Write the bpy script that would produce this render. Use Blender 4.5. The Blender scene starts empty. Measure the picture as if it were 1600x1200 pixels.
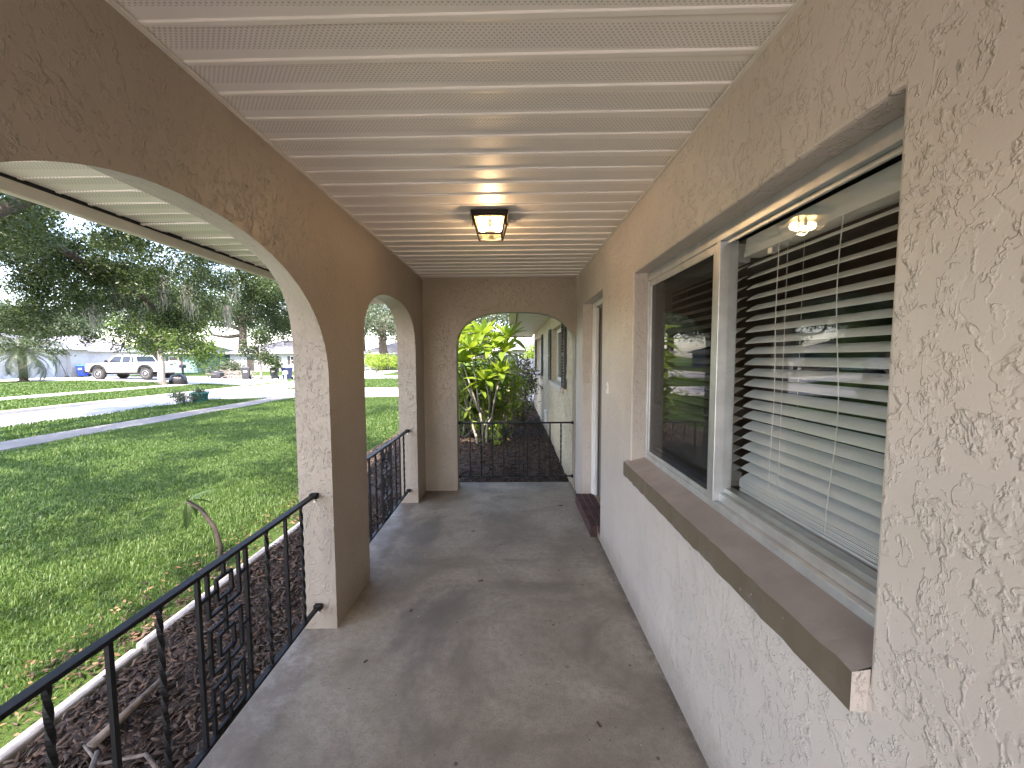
import bpy, bmesh, math, random
import numpy as np
from mathutils import Vector, Matrix

R = math.radians
rng = np.random.default_rng(7)
random.seed(7)
sc = bpy.context.scene
COL = sc.collection

# ------------------------------------------------------------------ camera
cd = bpy.data.cameras.new('camera')
cam = bpy.data.objects.new('camera', cd)
COL.objects.link(cam)
cd.sensor_width = 36.0
cd.lens = 613.66 / 1600 * 36.0
cd.clip_start = 0.02
cd.clip_end = 2000
cam.location = (0, 0, 1.5368)
cam.matrix_world = (Matrix.Translation((0, 0, 1.5368)) @ Matrix.Rotation(R(-0.02), 4, 'Z')
                    @ Matrix.Rotation(R(90 - 3.768), 4, 'X') @ Matrix.Rotation(R(-0.228), 4, 'Z'))
sc.camera = cam

# ------------------------------------------------------------------ light
SUN_EL, SUN_AZ = R(57), R(180 - 1.5)      # the sun stands behind the camera
world = bpy.data.worlds.new('World')
sc.world = world
world.use_nodes = True
wn = world.node_tree.nodes
bg = wn['Background']
sky = wn.new('ShaderNodeTexSky')
sky.sky_type = 'NISHITA'
sky.sun_disc = False
sky.sun_elevation = SUN_EL
sky.sun_rotation = SUN_AZ
sky.air_density = 1.0
sky.dust_density = 1.5
world.node_tree.links.new(sky.outputs['Color'], bg.inputs['Color'])
bg.inputs['Strength'].default_value = 0.15
sd = bpy.data.lights.new('sun', 'SUN')
sd.energy = 2.0
sd.angle = R(0.53)
sd.color = (1.0, 0.95, 0.87)
sun = bpy.data.objects.new('sun', sd)
COL.objects.link(sun)
tosun = Vector((math.sin(SUN_AZ) * math.cos(SUN_EL) * -1, math.cos(SUN_AZ) * math.cos(SUN_EL), math.sin(SUN_EL)))
sun.rotation_euler = tosun.to_track_quat('Z', 'Y').to_euler()
sun.location = (0, -10, 30)

vs = sc.view_settings
vs.view_transform = 'Standard'
vs.look = 'None'
vs.gamma = 1.0
vs.use_curve_mapping = False
vs.exposure = 3.15
vs.use_white_balance = True
vs.white_balance_temperature = 7000
vs.white_balance_tint = 20
cy = sc.cycles
cy.use_denoising = True
cy.max_bounces = 10
cy.diffuse_bounces = 6
cy.glossy_bounces = 4
cy.transmission_bounces = 8
cy.transparent_max_bounces = 16
cy.sample_clamp_indirect = 6.0
cy.caustics_reflective = False
cy.caustics_refractive = False

# ------------------------------------------------------------------ node helpers
class NT:
    def __init__(s, m):
        s.t = m.node_tree
        s.n = s.t.nodes
    def new(s, kind, **kw):
        n = s.n.new(kind)
        for k, v in kw.items():
            setattr(n, k, v)
        return n
    def link(s, a, b):
        s.t.links.new(a, b)
    def put(s, sock, v):
        if hasattr(v, 'is_output'):
            s.link(v, sock)
        elif v is not None:
            if isinstance(v, (tuple, list)) and len(v) == 3 and sock.type == 'RGBA':
                v = (*v, 1)
            sock.default_value = v
    def coord(s, scale=(1, 1, 1), rot=(0, 0, 0)):
        tc = s.new('ShaderNodeTexCoord')
        mp = s.new('ShaderNodeMapping')
        mp.inputs['Scale'].default_value = scale
        mp.inputs['Rotation'].default_value = rot
        s.link(tc.outputs['Object'], mp.inputs['Vector'])
        return mp.outputs['Vector']
    def noise(s, vec, scale, detail=3, rough=.5, dist=0):
        n = s.new('ShaderNodeTexNoise')
        s.link(vec, n.inputs['Vector'])
        n.inputs['Scale'].default_value = scale
        n.inputs['Detail'].default_value = detail
        n.inputs['Roughness'].default_value = rough
        n.inputs['Distortion'].default_value = dist
        return n.outputs['Fac']
    def ramp(s, v, a, b, lo=0., hi=1., smooth=True):
        n = s.new('ShaderNodeMapRange')
        if smooth:
            n.interpolation_type = 'SMOOTHSTEP'
        s.put(n.inputs['Value'], v)
        for k, x in (('From Min', a), ('From Max', b), ('To Min', lo), ('To Max', hi)):
            n.inputs[k].default_value = x
        return n.outputs['Result']
    def math(s, op, a, b=None, c=None):
        n = s.new('ShaderNodeMath', operation=op)
        for i, v in enumerate((a, b, c)):
            if v is not None:
                s.put(n.inputs[i], v)
        return n.outputs[0]
    def mix(s, f, a, b):
        n = s.new('ShaderNodeMix', data_type='RGBA')
        s.put(n.inputs['Factor'], f)
        s.put(n.inputs['A'], a)
        s.put(n.inputs['B'], b)
        return n.outputs['Result']
    def bump(s, h, strength=.5, distance=.005):
        n = s.new('ShaderNodeBump')
        n.inputs['Strength'].default_value = strength
        n.inputs['Distance'].default_value = distance
        s.put(n.inputs['Height'], h)
        return n.outputs['Normal']

MATS = {}
def mat(name):
    m = bpy.data.materials.new(name)
    m.use_nodes = True
    MATS[name] = m
    return m, NT(m), m.node_tree.nodes['Principled BSDF']

def simple(name, col, rough=.6, var=.12, vscale=6, bump=0, bscale=60, metal=0, spec=.5, bdist=.003):
    m, t, p = mat(name)
    v = t.coord()
    n = t.noise(v, vscale, 4, .6)
    a = tuple(c * (1 - var) for c in col)
    b = tuple(min(1, c * (1 + var)) for c in col)
    t.put(p.inputs['Base Color'], t.mix(t.ramp(n, .3, .7), a, b))
    p.inputs['Roughness'].default_value = rough
    p.inputs['Metallic'].default_value = metal
    p.inputs['Specular IOR Level'].default_value = spec
    if bump:
        t.put(p.inputs['Normal'], t.bump(t.noise(v, bscale, 4, .6), bump, bdist))
    return m

# stucco: skip-trowelled plaster under satin paint
def stucco(name, col, amp=1.0, rough=.42, pits=.745, crumb=55):
    m, t, p = mat(name)
    v = t.coord((1, 1, .75))
    warp = t.new('ShaderNodeTexNoise')
    t.link(v, warp.inputs['Vector'])
    warp.inputs['Scale'].default_value = 5
    warp.inputs['Detail'].default_value = 3
    ad = t.new('ShaderNodeVectorMath', operation='MULTIPLY_ADD')
    t.link(warp.outputs['Color'], ad.inputs[0])
    ad.inputs[1].default_value = (.10, .10, .10)
    t.link(v, ad.inputs[2])
    w = ad.outputs[0]
    n0 = t.noise(w, 11, 4, .62)
    n1 = t.noise(w, 25, 3, .6)
    plate = t.ramp(n0, .475, .53)
    plate2 = t.ramp(n1, .54, .58)
    band = t.ramp(t.math('ABSOLUTE', t.math('SUBTRACT', n0, .505)), .005, .05, 1, 0)
    band2 = t.ramp(t.math('ABSOLUTE', t.math('SUBTRACT', n1, .565)), .003, .035, 1, 0)
    cr = t.ramp(t.noise(v, crumb, 3, .6), .44, .64)
    gate = t.ramp(t.noise(v, 3.1, 2), .30, .52)
    fine = t.noise(v, 230, 2, .5)
    h = t.math('MULTIPLY', plate, .34)
    h = t.math('ADD', h, t.math('MULTIPLY', plate2, .20))
    h = t.math('ADD', h, t.math('MULTIPLY', t.math('MULTIPLY', cr, band), .85))
    h = t.math('ADD', h, t.math('MULTIPLY', t.math('MULTIPLY', t.math('MULTIPLY', cr, band2), gate), .7))
    h = t.math('ADD', h, t.math('MULTIPLY', fine, .07))
    big = t.noise(v, 1.3, 4, .6)
    c = t.mix(t.ramp(big, .3, .7), tuple(x * .90 for x in col), tuple(x * 1.06 for x in col))
    sp = t.new('ShaderNodeSeparateXYZ')
    t.link(v, sp.inputs[0])
    lo = t.ramp(t.math('SUBTRACT', sp.outputs['Z'], t.math('MULTIPLY', t.noise(v, 6, 5, .7), .22)), -.10, .06, 1, 0)
    c = t.mix(t.math('MULTIPLY', lo, .45), c, (.20, .155, .11))
    drip = t.ramp(t.noise(t.coord((7, 7, .5)), 2.2, 4, .6), .60, .74)
    c = t.mix(t.math('MULTIPLY', drip, .16), c, (.30, .25, .19))
    pit = t.ramp(t.noise(w, 34, 3, .6), pits, pits + .03)
    c = t.mix(t.math('MULTIPLY', pit, .55), c, tuple(x * .3 for x in col))
    t.put(p.inputs['Base Color'], c)
    p.inputs['Roughness'].default_value = rough
    p.inputs['Specular IOR Level'].default_value = .5
    t.put(p.inputs['Normal'], t.bump(h, .7, .0052 * amp))
    return m

M_WALL = stucco('stucco_beige', (.58, .512, .452))
M_ARCADE_SHADED = stucco('stucco_beige_shaded', (.315, .266, .212), .95, .45, .69)  # house paint darkened so its colour carries the shade on these walls
M_WALL_FAR = stucco('stucco_wing_bounce', (.60, .505, .35), 3.0, .5, .60)  # house paint tinted warm, light bounced off mulch and plants put into it
M_SILLTOP = simple('sill_mauve_paint', (.33, .28, .25), .45, .10, 9, .35, 35)
M_SILLFRONT = simple('sill_brown_paint', (.135, .105, .070), .5, .08, 5, .15, 25)
for m_, col_ in ((M_SILLTOP, (.52, .47, .42)), (M_SILLFRONT, (.50, .45, .40))):
    t_ = NT(m_)
    p_ = t_.n['Principled BSDF']
    src = p_.inputs['Base Color'].links[0].from_socket
    v_ = t_.coord()
    chip = t_.ramp(t_.noise(v_, 48, 3, .65), .72, .745)
    dust = t_.ramp(t_.noise(v_, 7, 5, .7), .5, .75)
    c_ = t_.mix(t_.math('MULTIPLY', dust, .30), src, tuple(x * .45 for x in col_))
    t_.put(p_.inputs['Base Color'], t_.mix(t_.math('MULTIPLY', chip, .85), c_, col_))
M_WHITE = simple('white_paint', (.78, .77, .74), .4, .05, 3)
M_TRIM = simple('soffit_trim', (.70, .66, .60), .45, .06, 4)
M_ALU = simple('aluminium', (.62, .63, .63), .38, .10, 12, 0, 40, .75)
M_DARK = simple('dark_gap', (.02, .018, .016), .8)
M_IRON = simple('black_iron', (.009, .009, .010), .5, .3, 30, .3, 90, 0, .22, .001)
M_FASCIA = simple('fascia_paint', (.66, .60, .52), .5, .07, 5)

def soffit_mat():
    m, t, p = mat('perforated_soffit')
    tc = t.new('ShaderNodeTexCoord')
    sp = t.new('ShaderNodeSeparateXYZ')
    t.link(tc.outputs['Object'], sp.inputs[0])
    x = t.math('MULTIPLY', sp.outputs['X'], 1 / .015)
    y = t.math('MULTIPLY', sp.outputs['Y'], 1 / .0092)
    row = t.math('FLOOR', y)
    x = t.math('ADD', x, t.math('MULTIPLY', row, .5))
    fx = t.math('SUBTRACT', t.math('FRACT', x), .5)
    fy = t.math('SUBTRACT', t.math('FRACT', y), .5)
    fy = t.math('MULTIPLY', fy, .65)
    d = t.math('SQRT', t.math('ADD', t.math('MULTIPLY', fx, fx), t.math('MULTIPLY', fy, fy)))
    hole = t.ramp(d, .17, .24, 1, 0)
    inz = t.math('MULTIPLY', t.math('GREATER_THAN', sp.outputs['Y'], .034), t.math('LESS_THAN', sp.outputs['Y'], .124))
    hole = t.math('MULTIPLY', hole, inz)
    v = t.coord()
    oi = t.new('ShaderNodeObjectInfo')
    base = t.mix(t.ramp(t.noise(v, 3, 4), .3, .7), (.83, .785, .735), (.88, .84, .79))
    base = t.mix(t.math('MULTIPLY', oi.outputs['Random'], .12), base, (.55, .50, .43))
    t.put(p.inputs['Base Color'], t.mix(t.math('MULTIPLY', hole, .45), t.mix(t.math('MULTIPLY', inz, .07), base, (.25, .22, .19)), (.10, .085, .07)))
    p.inputs['Roughness'].default_value = .42
    t.put(p.inputs['Normal'], t.bump(t.math('MULTIPLY', t.noise(v, 30, 3), .6), .06, .004))
    return m
M_SOFFIT = soffit_mat()

def concrete_mat():
    m, t, p = mat('porch_concrete')
    v = t.coord()
    a = t.noise(v, 1.6, 6, .62, .6)
    b = t.noise(v, 7, 5, .65)
    g = t.noise(v, 120, 3, .6)
    st = t.noise(v, .9, 5, .6, 1.0)
    c = t.mix(t.ramp(a, .32, .68), (.195, .163, .118), (.37, .328, .258))
    c = t.mix(t.math('MULTIPLY', t.ramp(b, .45, .75), .45), c, (.38, .345, .285))
    c = t.mix(t.math('MULTIPLY', t.ramp(st, .47, .66), .72), c, (.105, .092, .076))
    def dots(scale, r, keep, amt, col, c):
        vo = t.new('ShaderNodeTexVoronoi')
        t.link(v, vo.inputs['Vector'])
        vo.inputs['Scale'].default_value = scale
        sp_ = t.new('ShaderNodeSeparateColor')
        t.link(vo.outputs['Color'], sp_.inputs[0])
        d = t.math('ADD', vo.outputs['Distance'], t.math('MULTIPLY', t.noise(v, scale * 3.5, 2), r * .9))
        k = t.math('MULTIPLY', t.ramp(d, r * 1.1, r * 1.5, 1, 0), t.math('LESS_THAN', sp_.outputs[0], keep))
        return t.mix(t.math('MULTIPLY', k, amt), c, col)
    c = t.mix(t.math('MULTIPLY', t.ramp(t.noise(v, 28, 4, .7), .38, .68), .38), c, (.15, .125, .098))
    c = t.mix(t.math('MULTIPLY', t.ramp(g, .40, .66), .34), c, (.13, .11, .09))
    c = dots(5, .07, .35, .5, (.12, .10, .08), c)
    c = dots(9, .09, .30, .75, (.05, .04, .033), c)
    c = dots(26, .10, .22, .8, (.045, .036, .03), c)
    c = dots(14, .06, .10, .6, (.62, .60, .56), c)
    scr = t.ramp(t.noise(t.coord((14, 1.2, 1), (0, 0, .6)), 3, 3, .6), .69, .73)
    c = t.mix(t.math('MULTIPLY', scr, .35), c, (.10, .085, .07))
    # dirt washed up along the foot of the arcade wall
    sp = t.new('ShaderNodeSeparateXYZ')
    t.link(v, sp.inputs[0])
    foot = t.ramp(t.math('ADD', sp.outputs['X'], t.math('MULTIPLY', a, .25)), -.93, -.80, 1, 0)
    c = t.mix(t.math('MULTIPLY', foot, t.ramp(b, .3, .6, .2, .65)), c, (.10, .07, .045))
    grime = t.ramp(t.math('SUBTRACT', sp.outputs['X'], t.math('MULTIPLY', b, .10)), .60, .70)
    c = t.mix(t.math('MULTIPLY', grime, t.ramp(t.noise(v, 16, 4, .7), .35, .6, .15, .75)), c, (.07, .055, .042))
    vc = t.new('ShaderNodeTexVoronoi', feature='DISTANCE_TO_EDGE')
    wv = t.new('ShaderNodeVectorMath', operation='MULTIPLY_ADD')
    nn_ = t.new('ShaderNodeTexNoise')
    nn_.inputs['Scale'].default_value = 3.5
    nn_.inputs['Detail'].default_value = 5
    t.link(v, nn_.inputs['Vector'])
    t.link(nn_.outputs['Color'], wv.inputs[0])
    wv.inputs[1].default_value = (.35, .35, 0)
    t.link(v, wv.inputs[2])
    t.link(wv.outputs[0], vc.inputs['Vector'])
    vc.inputs['Scale'].default_value = .55
    crack = t.math('MULTIPLY', t.ramp(vc.outputs['Distance'], .0012, .0028, 1, 0), t.ramp(t.noise(v, 1.1, 2), .47, .55))
    c = t.mix(t.math('MULTIPLY', crack, .10), c, (.04, .033, .027))
    t.put(p.inputs['Base Color'], c)
    t.put(p.inputs['Roughness'], t.ramp(b, .2, .8, .5, .75))
    h = t.math('ADD', t.math('MULTIPLY', g, .4), t.math('MULTIPLY', b, .5))
    t.put(p.inputs['Normal'], t.bump(h, .25, .004))
    return m
M_CONC = concrete_mat()

def pavement_mat(name, c0, c1):
    m, t, p = mat(name)
    v = t.coord()
    a = t.noise(v, .7, 6, .65)
    g = t.noise(v, 25, 4, .7)
    c = t.mix(t.ramp(a, .3, .7), c0, c1)
    c = t.mix(t.math('MULTIPLY', t.ramp(g, .45, .75), .35), c, tuple(x * .55 for x in c0))
    t.put(p.inputs['Base Color'], c)
    p.inputs['Roughness'].default_value = .85
    t.put(p.inputs['Normal'], t.bump(g, .3, .01))
    return m
M_STREET = pavement_mat('street_asphalt', (.26, .26, .265), (.33, .33, .33))
M_SIDEWALK = pavement_mat('sidewalk_concrete', (.15, .142, .13), (.21, .20, .185))
M_DRIVE = pavement_mat('driveway_concrete', (.42, .40, .37), (.52, .50, .47))
M_EDGING = simple('edging_concrete', (.33, .30, .265), .85, .25, 12, .6, 60)

def lawn_mat():
    m, t, p = mat('lawn_soil_grass')
    v = t.coord()
    a = t.noise(v, .55, 5, .6)
    b = t.noise(v, 9, 5, .7)
    c = t.mix(t.ramp(a, .3, .7), (.036, .070, .010), (.066, .104, .021))
    c = t.mix(t.ramp(b, .35, .7), c, (.035, .075, .010))
    dry = t.ramp(t.noise(v, 1.7, 4, .7), .60, .72)
    c = t.mix(t.math('MULTIPLY', dry, .5), c, (.20, .17, .07))
    t.put(p.inputs['Base Color'], c)
    p.inputs['Roughness'].default_value = .9
    p.inputs['Specular IOR Level'].default_value = .2
    t.put(p.inputs['Normal'], t.bump(t.noise(v, 40, 4, .7), .8, .05))
    return m
M_LAWN = lawn_mat()

def leafy(name, c0, c1, trans=.35, rough=.5, tcol=None, spec=.4):
    m = bpy.data.materials.new(name)
    m.use_nodes = True
    t = NT(m)
    p = t.n['Principled BSDF']
    out = t.n['Material Output']
    g = t.new('ShaderNodeNewGeometry')
    c = t.mix(g.outputs['Random Per Island'], c0, c1)
    t.put(p.inputs['Base Color'], c)
    p.inputs['Roughness'].default_value = rough
    p.inputs['Specular IOR Level'].default_value = spec
    tr = t.new('ShaderNodeBsdfTranslucent')
    t.put(tr.inputs['Color'], t.mix(.5, c, tcol or tuple(min(1, x * 1.6) for x in c1)))
    mx = t.new('ShaderNodeMixShader')
    mx.inputs[0].default_value = trans
    t.link(p.outputs[0], mx.inputs[1])
    t.link(tr.outputs[0], mx.inputs[2])
    t.link(mx.outputs[0], out.inputs['Surface'])
    MATS[name] = m
    return m
M_GRASS = leafy('grass_blades', (.034, .084, .011), (.096, .158, .030), .35, .5)
M_OAK = leafy('oak_leaves', (.017, .036, .007), (.056, .086, .019), .28, .42, None, .4)
M_OAKSUN = leafy('maple_leaves', (.05, .10, .012), (.11, .17, .03), .4, .5)
M_FARLEAF = leafy('far_leaves', (.025, .046, .014), (.065, .095, .032), .25, .5)
M_GREYLEAF = leafy('grey_green_leaves', (.045, .065, .032), (.105, .13, .07), .2, .5)
M_LIMELEAF = leafy('lime_leaves', (.12, .20, .02), (.24, .33, .05), .4, .5)
M_PLUM = leafy('plumeria_leaves', (.10, .19, .018), (.21, .30, .045), .42, .4, (.42, .55, .03))
M_SHRUB = leafy('shrub_leaves', (.05, .07, .02), (.12, .10, .05), .3, .5)
M_PALM = leafy('palm_leaflets', (.030, .052, .022), (.085, .11, .05), .25, .45)
M_MOSS = leafy('hanging_moss', (.17, .18, .15), (.30, .31, .26), .3, .9)
M_CHIP = leafy('mulch_chips', (.026, .019, .014), (.125, .085, .06), 0, .9, None, .2)
M_LITTER = leafy('dry_leaves', (.10, .05, .03), (.27, .17, .10), .1, .8, None, .2)
M_BARK = simple('oak_bark', (.085, .068, .052), .9, .35, 14, .9, 30, bdist=.03)
M_PALEBARK = simple('pale_bark', (.30, .27, .23), .85, .35, 16, .6, 40, bdist=.02)
M_PLUMBARK = simple('plumeria_bark', (.22, .20, .165), .75, .25, 18, .4, 60)
M_DEADWOOD = simple('dead_wood', (.13, .10, .075), .9, .4, 30, .6, 60)
M_MULCH = simple('mulch_bed', (.055, .036, .027), .95, .5, 25, .9, 70, bdist=.02)

# ------------------------------------------------------------------ mesh helpers
class MB:
    def __init__(s):
        s.v, s.f = [], []
    def quad(s, a, b, c, d):
        i = len(s.v)
        s.v += [tuple(a), tuple(b), tuple(c), tuple(d)]
        s.f.append((i, i + 1, i + 2, i + 3))
        return s
    def poly(s, pts):
        i = len(s.v)
        s.v += [tuple(p) for p in pts]
        s.f.append(tuple(range(i, i + len(pts))))
        return s
    def box(s, x0, x1, y0, y1, z0, z1):
        i = len(s.v)
        s.v += [(x, y, z) for z in (z0, z1) for y in (y0, y1) for x in (x0, x1)]
        s.f += [tuple(i + k for k in q) for q in ((0, 2, 3, 1), (4, 5, 7, 6), (0, 1, 5, 4), (2, 6, 7, 3), (0, 4, 6, 2), (1, 3, 7, 5))]
        return s
    def hexa(s, lo, hi):
        """two quads (each 4 points, counter-clockwise from above) joined into a block"""
        i = len(s.v)
        s.v += [tuple(p) for p in lo] + [tuple(p) for p in hi]
        s.f += [(i + 3, i + 2, i + 1, i), (i + 4, i + 5, i + 6, i + 7)]
        for k in range(4):
            n = (k + 1) % 4
            s.f.append((i + k, i + n, i + 4 + n, i + 4 + k))
        return s
    def bar(s, a, b, w, h=None, up=(0, 0, 1), twist=0, seg=1):
        """square bar from a to b"""
        h = h or w
        a, b = Vector(a), Vector(b)
        d = (b - a).normalized()
        u = Vector(up)
        if abs(d.dot(u)) > .95:
            u = Vector((0, 1, 0))
        sx = d.cross(u).normalized()
        su = sx.cross(d).normalized()
        i = len(s.v)
        for k in range(seg + 1):
            f = k / seg
            an = twist * f
            c, sn = math.cos(an), math.sin(an)
            X = sx * c + su * sn
            U = su * c - sx * sn
            p = a + (b - a) * f
            for e, g in ((-1, -1), (1, -1), (1, 1), (-1, 1)):
                s.v.append(tuple(p + X * (e * w / 2) + U * (g * h / 2)))
        for k in range(seg):
            for e in range(4):
                n = (e + 1) % 4
                s.f.append((i + 4 * k + e, i + 4 * k + n, i + 4 * k + 4 + n, i + 4 * k + 4 + e))
        s.f.append((i + 3, i + 2, i + 1, i))
        j = i + 4 * seg
        s.f.append((j, j + 1, j + 2, j + 3))
        return s
    def tube(s, pts, rad, sides=8, cap=True):
        pts = [Vector(p) for p in pts]
        if not hasattr(rad, '__len__'):
            rad = [rad] * len(pts)
        i = len(s.v)
        ref = None
        for k, p in enumerate(pts):
            d = (pts[min(k + 1, len(pts) - 1)] - pts[max(k - 1, 0)]).normalized()
            if ref is None:
                ref = d.orthogonal().normalized()
            ref = (ref - d * ref.dot(d)).normalized()
            bi = d.cross(ref)
            for e in range(sides):
                an = 2 * math.pi * e / sides
                s.v.append(tuple(p + (ref * math.cos(an) + bi * math.sin(an)) * rad[k]))
        for k in range(len(pts) - 1):
            for e in range(sides):
                n = (e + 1) % sides
                s.f.append((i + k * sides + e, i + k * sides + n, i + (k + 1) * sides + n, i + (k + 1) * sides + e))
        if cap:
            s.f.append(tuple(i + e for e in reversed(range(sides))))
            j = i + (len(pts) - 1) * sides
            s.f.append(tuple(j + e for e in range(sides)))
        return s
    def lathe(s, prof, c=(0, 0, 0), n=20, axis='z'):
        i = len(s.v)
        for r, h in prof:
            for e in range(n):
                an = 2 * math.pi * e / n
                a, b = r * math.cos(an), r * math.sin(an)
                p = (a, b, h) if axis == 'z' else ((a, h, b) if axis == 'y' else (h, a, b))
                s.v.append((c[0] + p[0], c[1] + p[1], c[2] + p[2]))
        for k in range(len(prof) - 1):
            for e in range(n):
                m = (e + 1) % n
                s.f.append((i + k * n + e, i + k * n + m, i + (k + 1) * n + m, i + (k + 1) * n + e))
        s.f.append(tuple(i + e for e in reversed(range(n))))
        j = i + (len(prof) - 1) * n
        s.f.append(tuple(j + e for e in range(n)))
        return s
    def mesh(s, name, m, fix=True):
        me = bpy.data.meshes.new(name)
        me.from_pydata(s.v, [], s.f)
        if fix:
            b = bmesh.new()
            b.from_mesh(me)
            bmesh.ops.recalc_face_normals(b, faces=b.faces)
            b.to_mesh(me)
            b.free()
        me.materials.append(m)
        return me
    def build(s, name, m, parent=None, smooth=False, bevel=0, fix=True):
        me = s.mesh(name, m, fix)
        if smooth:
            me.polygons.foreach_set('use_smooth', [True] * len(me.polygons))
        o = add(name, me, parent)
        if bevel:
            md = o.modifiers.new('bevel', 'BEVEL')
            md.width = bevel
            md.segments = 2
            md.limit_method = 'ANGLE'
        return o

def add(name, me, parent=None, loc=(0, 0, 0)):
    o = bpy.data.objects.new(name, me)
    COL.objects.link(o)
    o.location = loc
    if parent is not None:
        o.parent = parent
    return o

def empty(name, loc=(0, 0, 0), rz=0):
    o = bpy.data.objects.new(name, None)
    COL.objects.link(o)
    o.location = loc
    o.rotation_euler = (0, 0, rz)
    return o

def tag(o, label=None, cat=None, group=None, kind=None):
    for k, v in (('label', label), ('category', cat), ('group', group), ('kind', kind)):
        if v:
            o[k] = v
    return o

def np_mesh(name, V, F, m, parent=None, smooth=False):
    """V (n,3), F (k,c) with constant corner count"""
    me = bpy.data.meshes.new(name)
    k, c = F.shape
    me.vertices.add(len(V))
    me.vertices.foreach_set('co', np.ascontiguousarray(V, dtype=np.float32).ravel())
    me.loops.add(k * c)
    me.loops.foreach_set('vertex_index', np.ascontiguousarray(F, dtype=np.int32).ravel())
    me.polygons.add(k)
    me.polygons.foreach_set('loop_start', np.arange(0, k * c, c, dtype=np.int32))
    me.polygons.foreach_set('loop_total', np.full(k, c, dtype=np.int32))
    me.update(calc_edges=True)
    me.materials.append(m)
    return add(name, me, parent)

def unit(a):
    return a / np.maximum(np.linalg.norm(a, axis=1, keepdims=True), 1e-9)

def leaves(name, C, L, W, m, parent=None, droop=0., flat=0.):
    """one kite-shaped leaf (two bent halves) per centre"""
    n = len(C)
    L = np.broadcast_to(L, (n,))[:, None]
    W = np.broadcast_to(W, (n,))[:, None]
    d = rng.normal(size=(n, 3))
    d[:, 2] = d[:, 2] * (1 - flat) - droop
    d = unit(d)
    u = rng.normal(size=(n, 3))
    u[:, 2] += flat * 3
    s = unit(np.cross(d, u))
    nn = np.cross(s, d)
    base = C - d * L * .5
    tip = C + d * L * .5 - nn * L * .10
    mid = C + nn * L * .04
    V = np.stack([base, mid - s * W * .5, tip, mid + s * W * .5], 1).reshape(-1, 3)
    F = np.arange(n * 4).reshape(n, 4)
    return np_mesh(name, V, F, m, parent)

def cloud(centres, radii, n, shell=.35):
    """n points spread through a union of ellipsoids, thinner at the core"""
    centres = np.array(centres, float)
    radii = np.array(radii, float)
    if radii.ndim == 1:
        radii = np.repeat(radii[:, None], 3, 1)
    w = np.prod(radii, 1) ** (2 / 3)
    idx = rng.choice(len(centres), n, p=w / w.sum())
    d = unit(rng.normal(size=(n, 3)))
    r = rng.random(n) ** shell
    r *= rng.uniform(.75, 1.08, n)
    return centres[idx] + d * r[:, None] * radii[idx]

def clumped(centres, radii, nclump, per, spread):
    c = cloud(centres, radii, nclump)
    k = np.repeat(np.arange(nclump), per)
    return c[k] + rng.normal(size=(nclump * per, 3)) * spread

# ------------------------------------------------------------------ terrain
def gz(x, y):
    x = np.asarray(x, float)
    y = np.asarray(y, float)
    near = np.interp(-x, [0, 9, 13.4, 13.6, 17.9, 18.1, 21, 28, 60, 200], [-.15, -.17, -.26, -.40, -.40, -.24, -.12, .10, .12, .12])
    far = np.interp(y, [0, 35.4, 35.7, 45.0, 45.3, 60, 400], [-.25, -.26, -.42, -.42, -.28, -.25, .6])
    b = np.clip((y - 31) / 4.0, 0, 1)
    onst = (x < -13.5) & (x > -18)
    b2 = np.where(onst, np.clip((y - 34.5) / 1.0, 0, 1), b)
    return near * (1 - b2) + far * b2

def g1(x, y):
    return float(gz(x, y))

xs = np.unique(np.concatenate([np.array([-260, -180, -120, -90, -70, -55]), np.arange(-45, 12.1, 1.5), [-13.4, -13.6, -17.9, -18.1, 20, 40, 80, 160]]))
ys = np.unique(np.concatenate([np.array([-60, -40, -25, -15, -10, -6]), np.arange(-3, 52, 1.5), [35.4, 35.7, 45.0, 45.3, 60, 75, 100, 150, 220, 320, 500]]))
X, Y = np.meshgrid(xs, ys, indexing='ij')
Z = gz(X, Y)
V = np.stack([X, Y, Z], -1).reshape(-1, 3)
nx, ny = len(xs), len(ys)
ii, jj = np.meshgrid(np.arange(nx - 1), np.arange(ny - 1), indexing='ij')
q = (ii * ny + jj).ravel()
F = np.stack([q, q + ny, q + ny + 1, q + 1], 1)
tag(np_mesh('ground', V, F, M_LAWN), kind='structure')

def drape(name, x0, x1, y0, y1, m, dz, step=1.0, thick=0):
    """a sheet laid over the terrain, with a skirt so that it has an edge"""
    ax = np.linspace(x0, x1, max(2, int((x1 - x0) / step) + 1))
    ay = np.linspace(y0, y1, max(2, int((y1 - y0) / step) + 1))
    b = MB()
    for i in range(len(ax)):
        for y in ay:
            b.v.append((ax[i], y, g1(ax[i], y) + dz))
    k = len(ay)
    for i in range(len(ax) - 1):
        for j in range(k - 1):
            b.f.append((i * k + j, (i + 1) * k + j, (i + 1) * k + j + 1, i * k + j + 1))
    o = b.build(name, m, fix=False)
    if thick:
        md = o.modifiers.new('solid', 'SOLIDIFY')
        md.thickness = thick
        md.offset = -1
    return tag(o, kind='structure')

# street surfaces
b = MB()
for x0, x1, y0, y1, z in ((-17.9, -13.6, -40, 45.0, -.385),):
    b.quad((x0, y0, z), (x1, y0, z), (x1, y1, z), (x0, y1, z))
tag(b.build('street', M_STREET, fix=False), kind='structure')
b = MB()
b.quad((-90, 35.7, -.381), (30, 35.7, -.381), (30, 45.0, -.381), (-90, 45.0, -.381))
tag(b.build('cross_street', M_STREET, fix=False), kind='structure')

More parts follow.
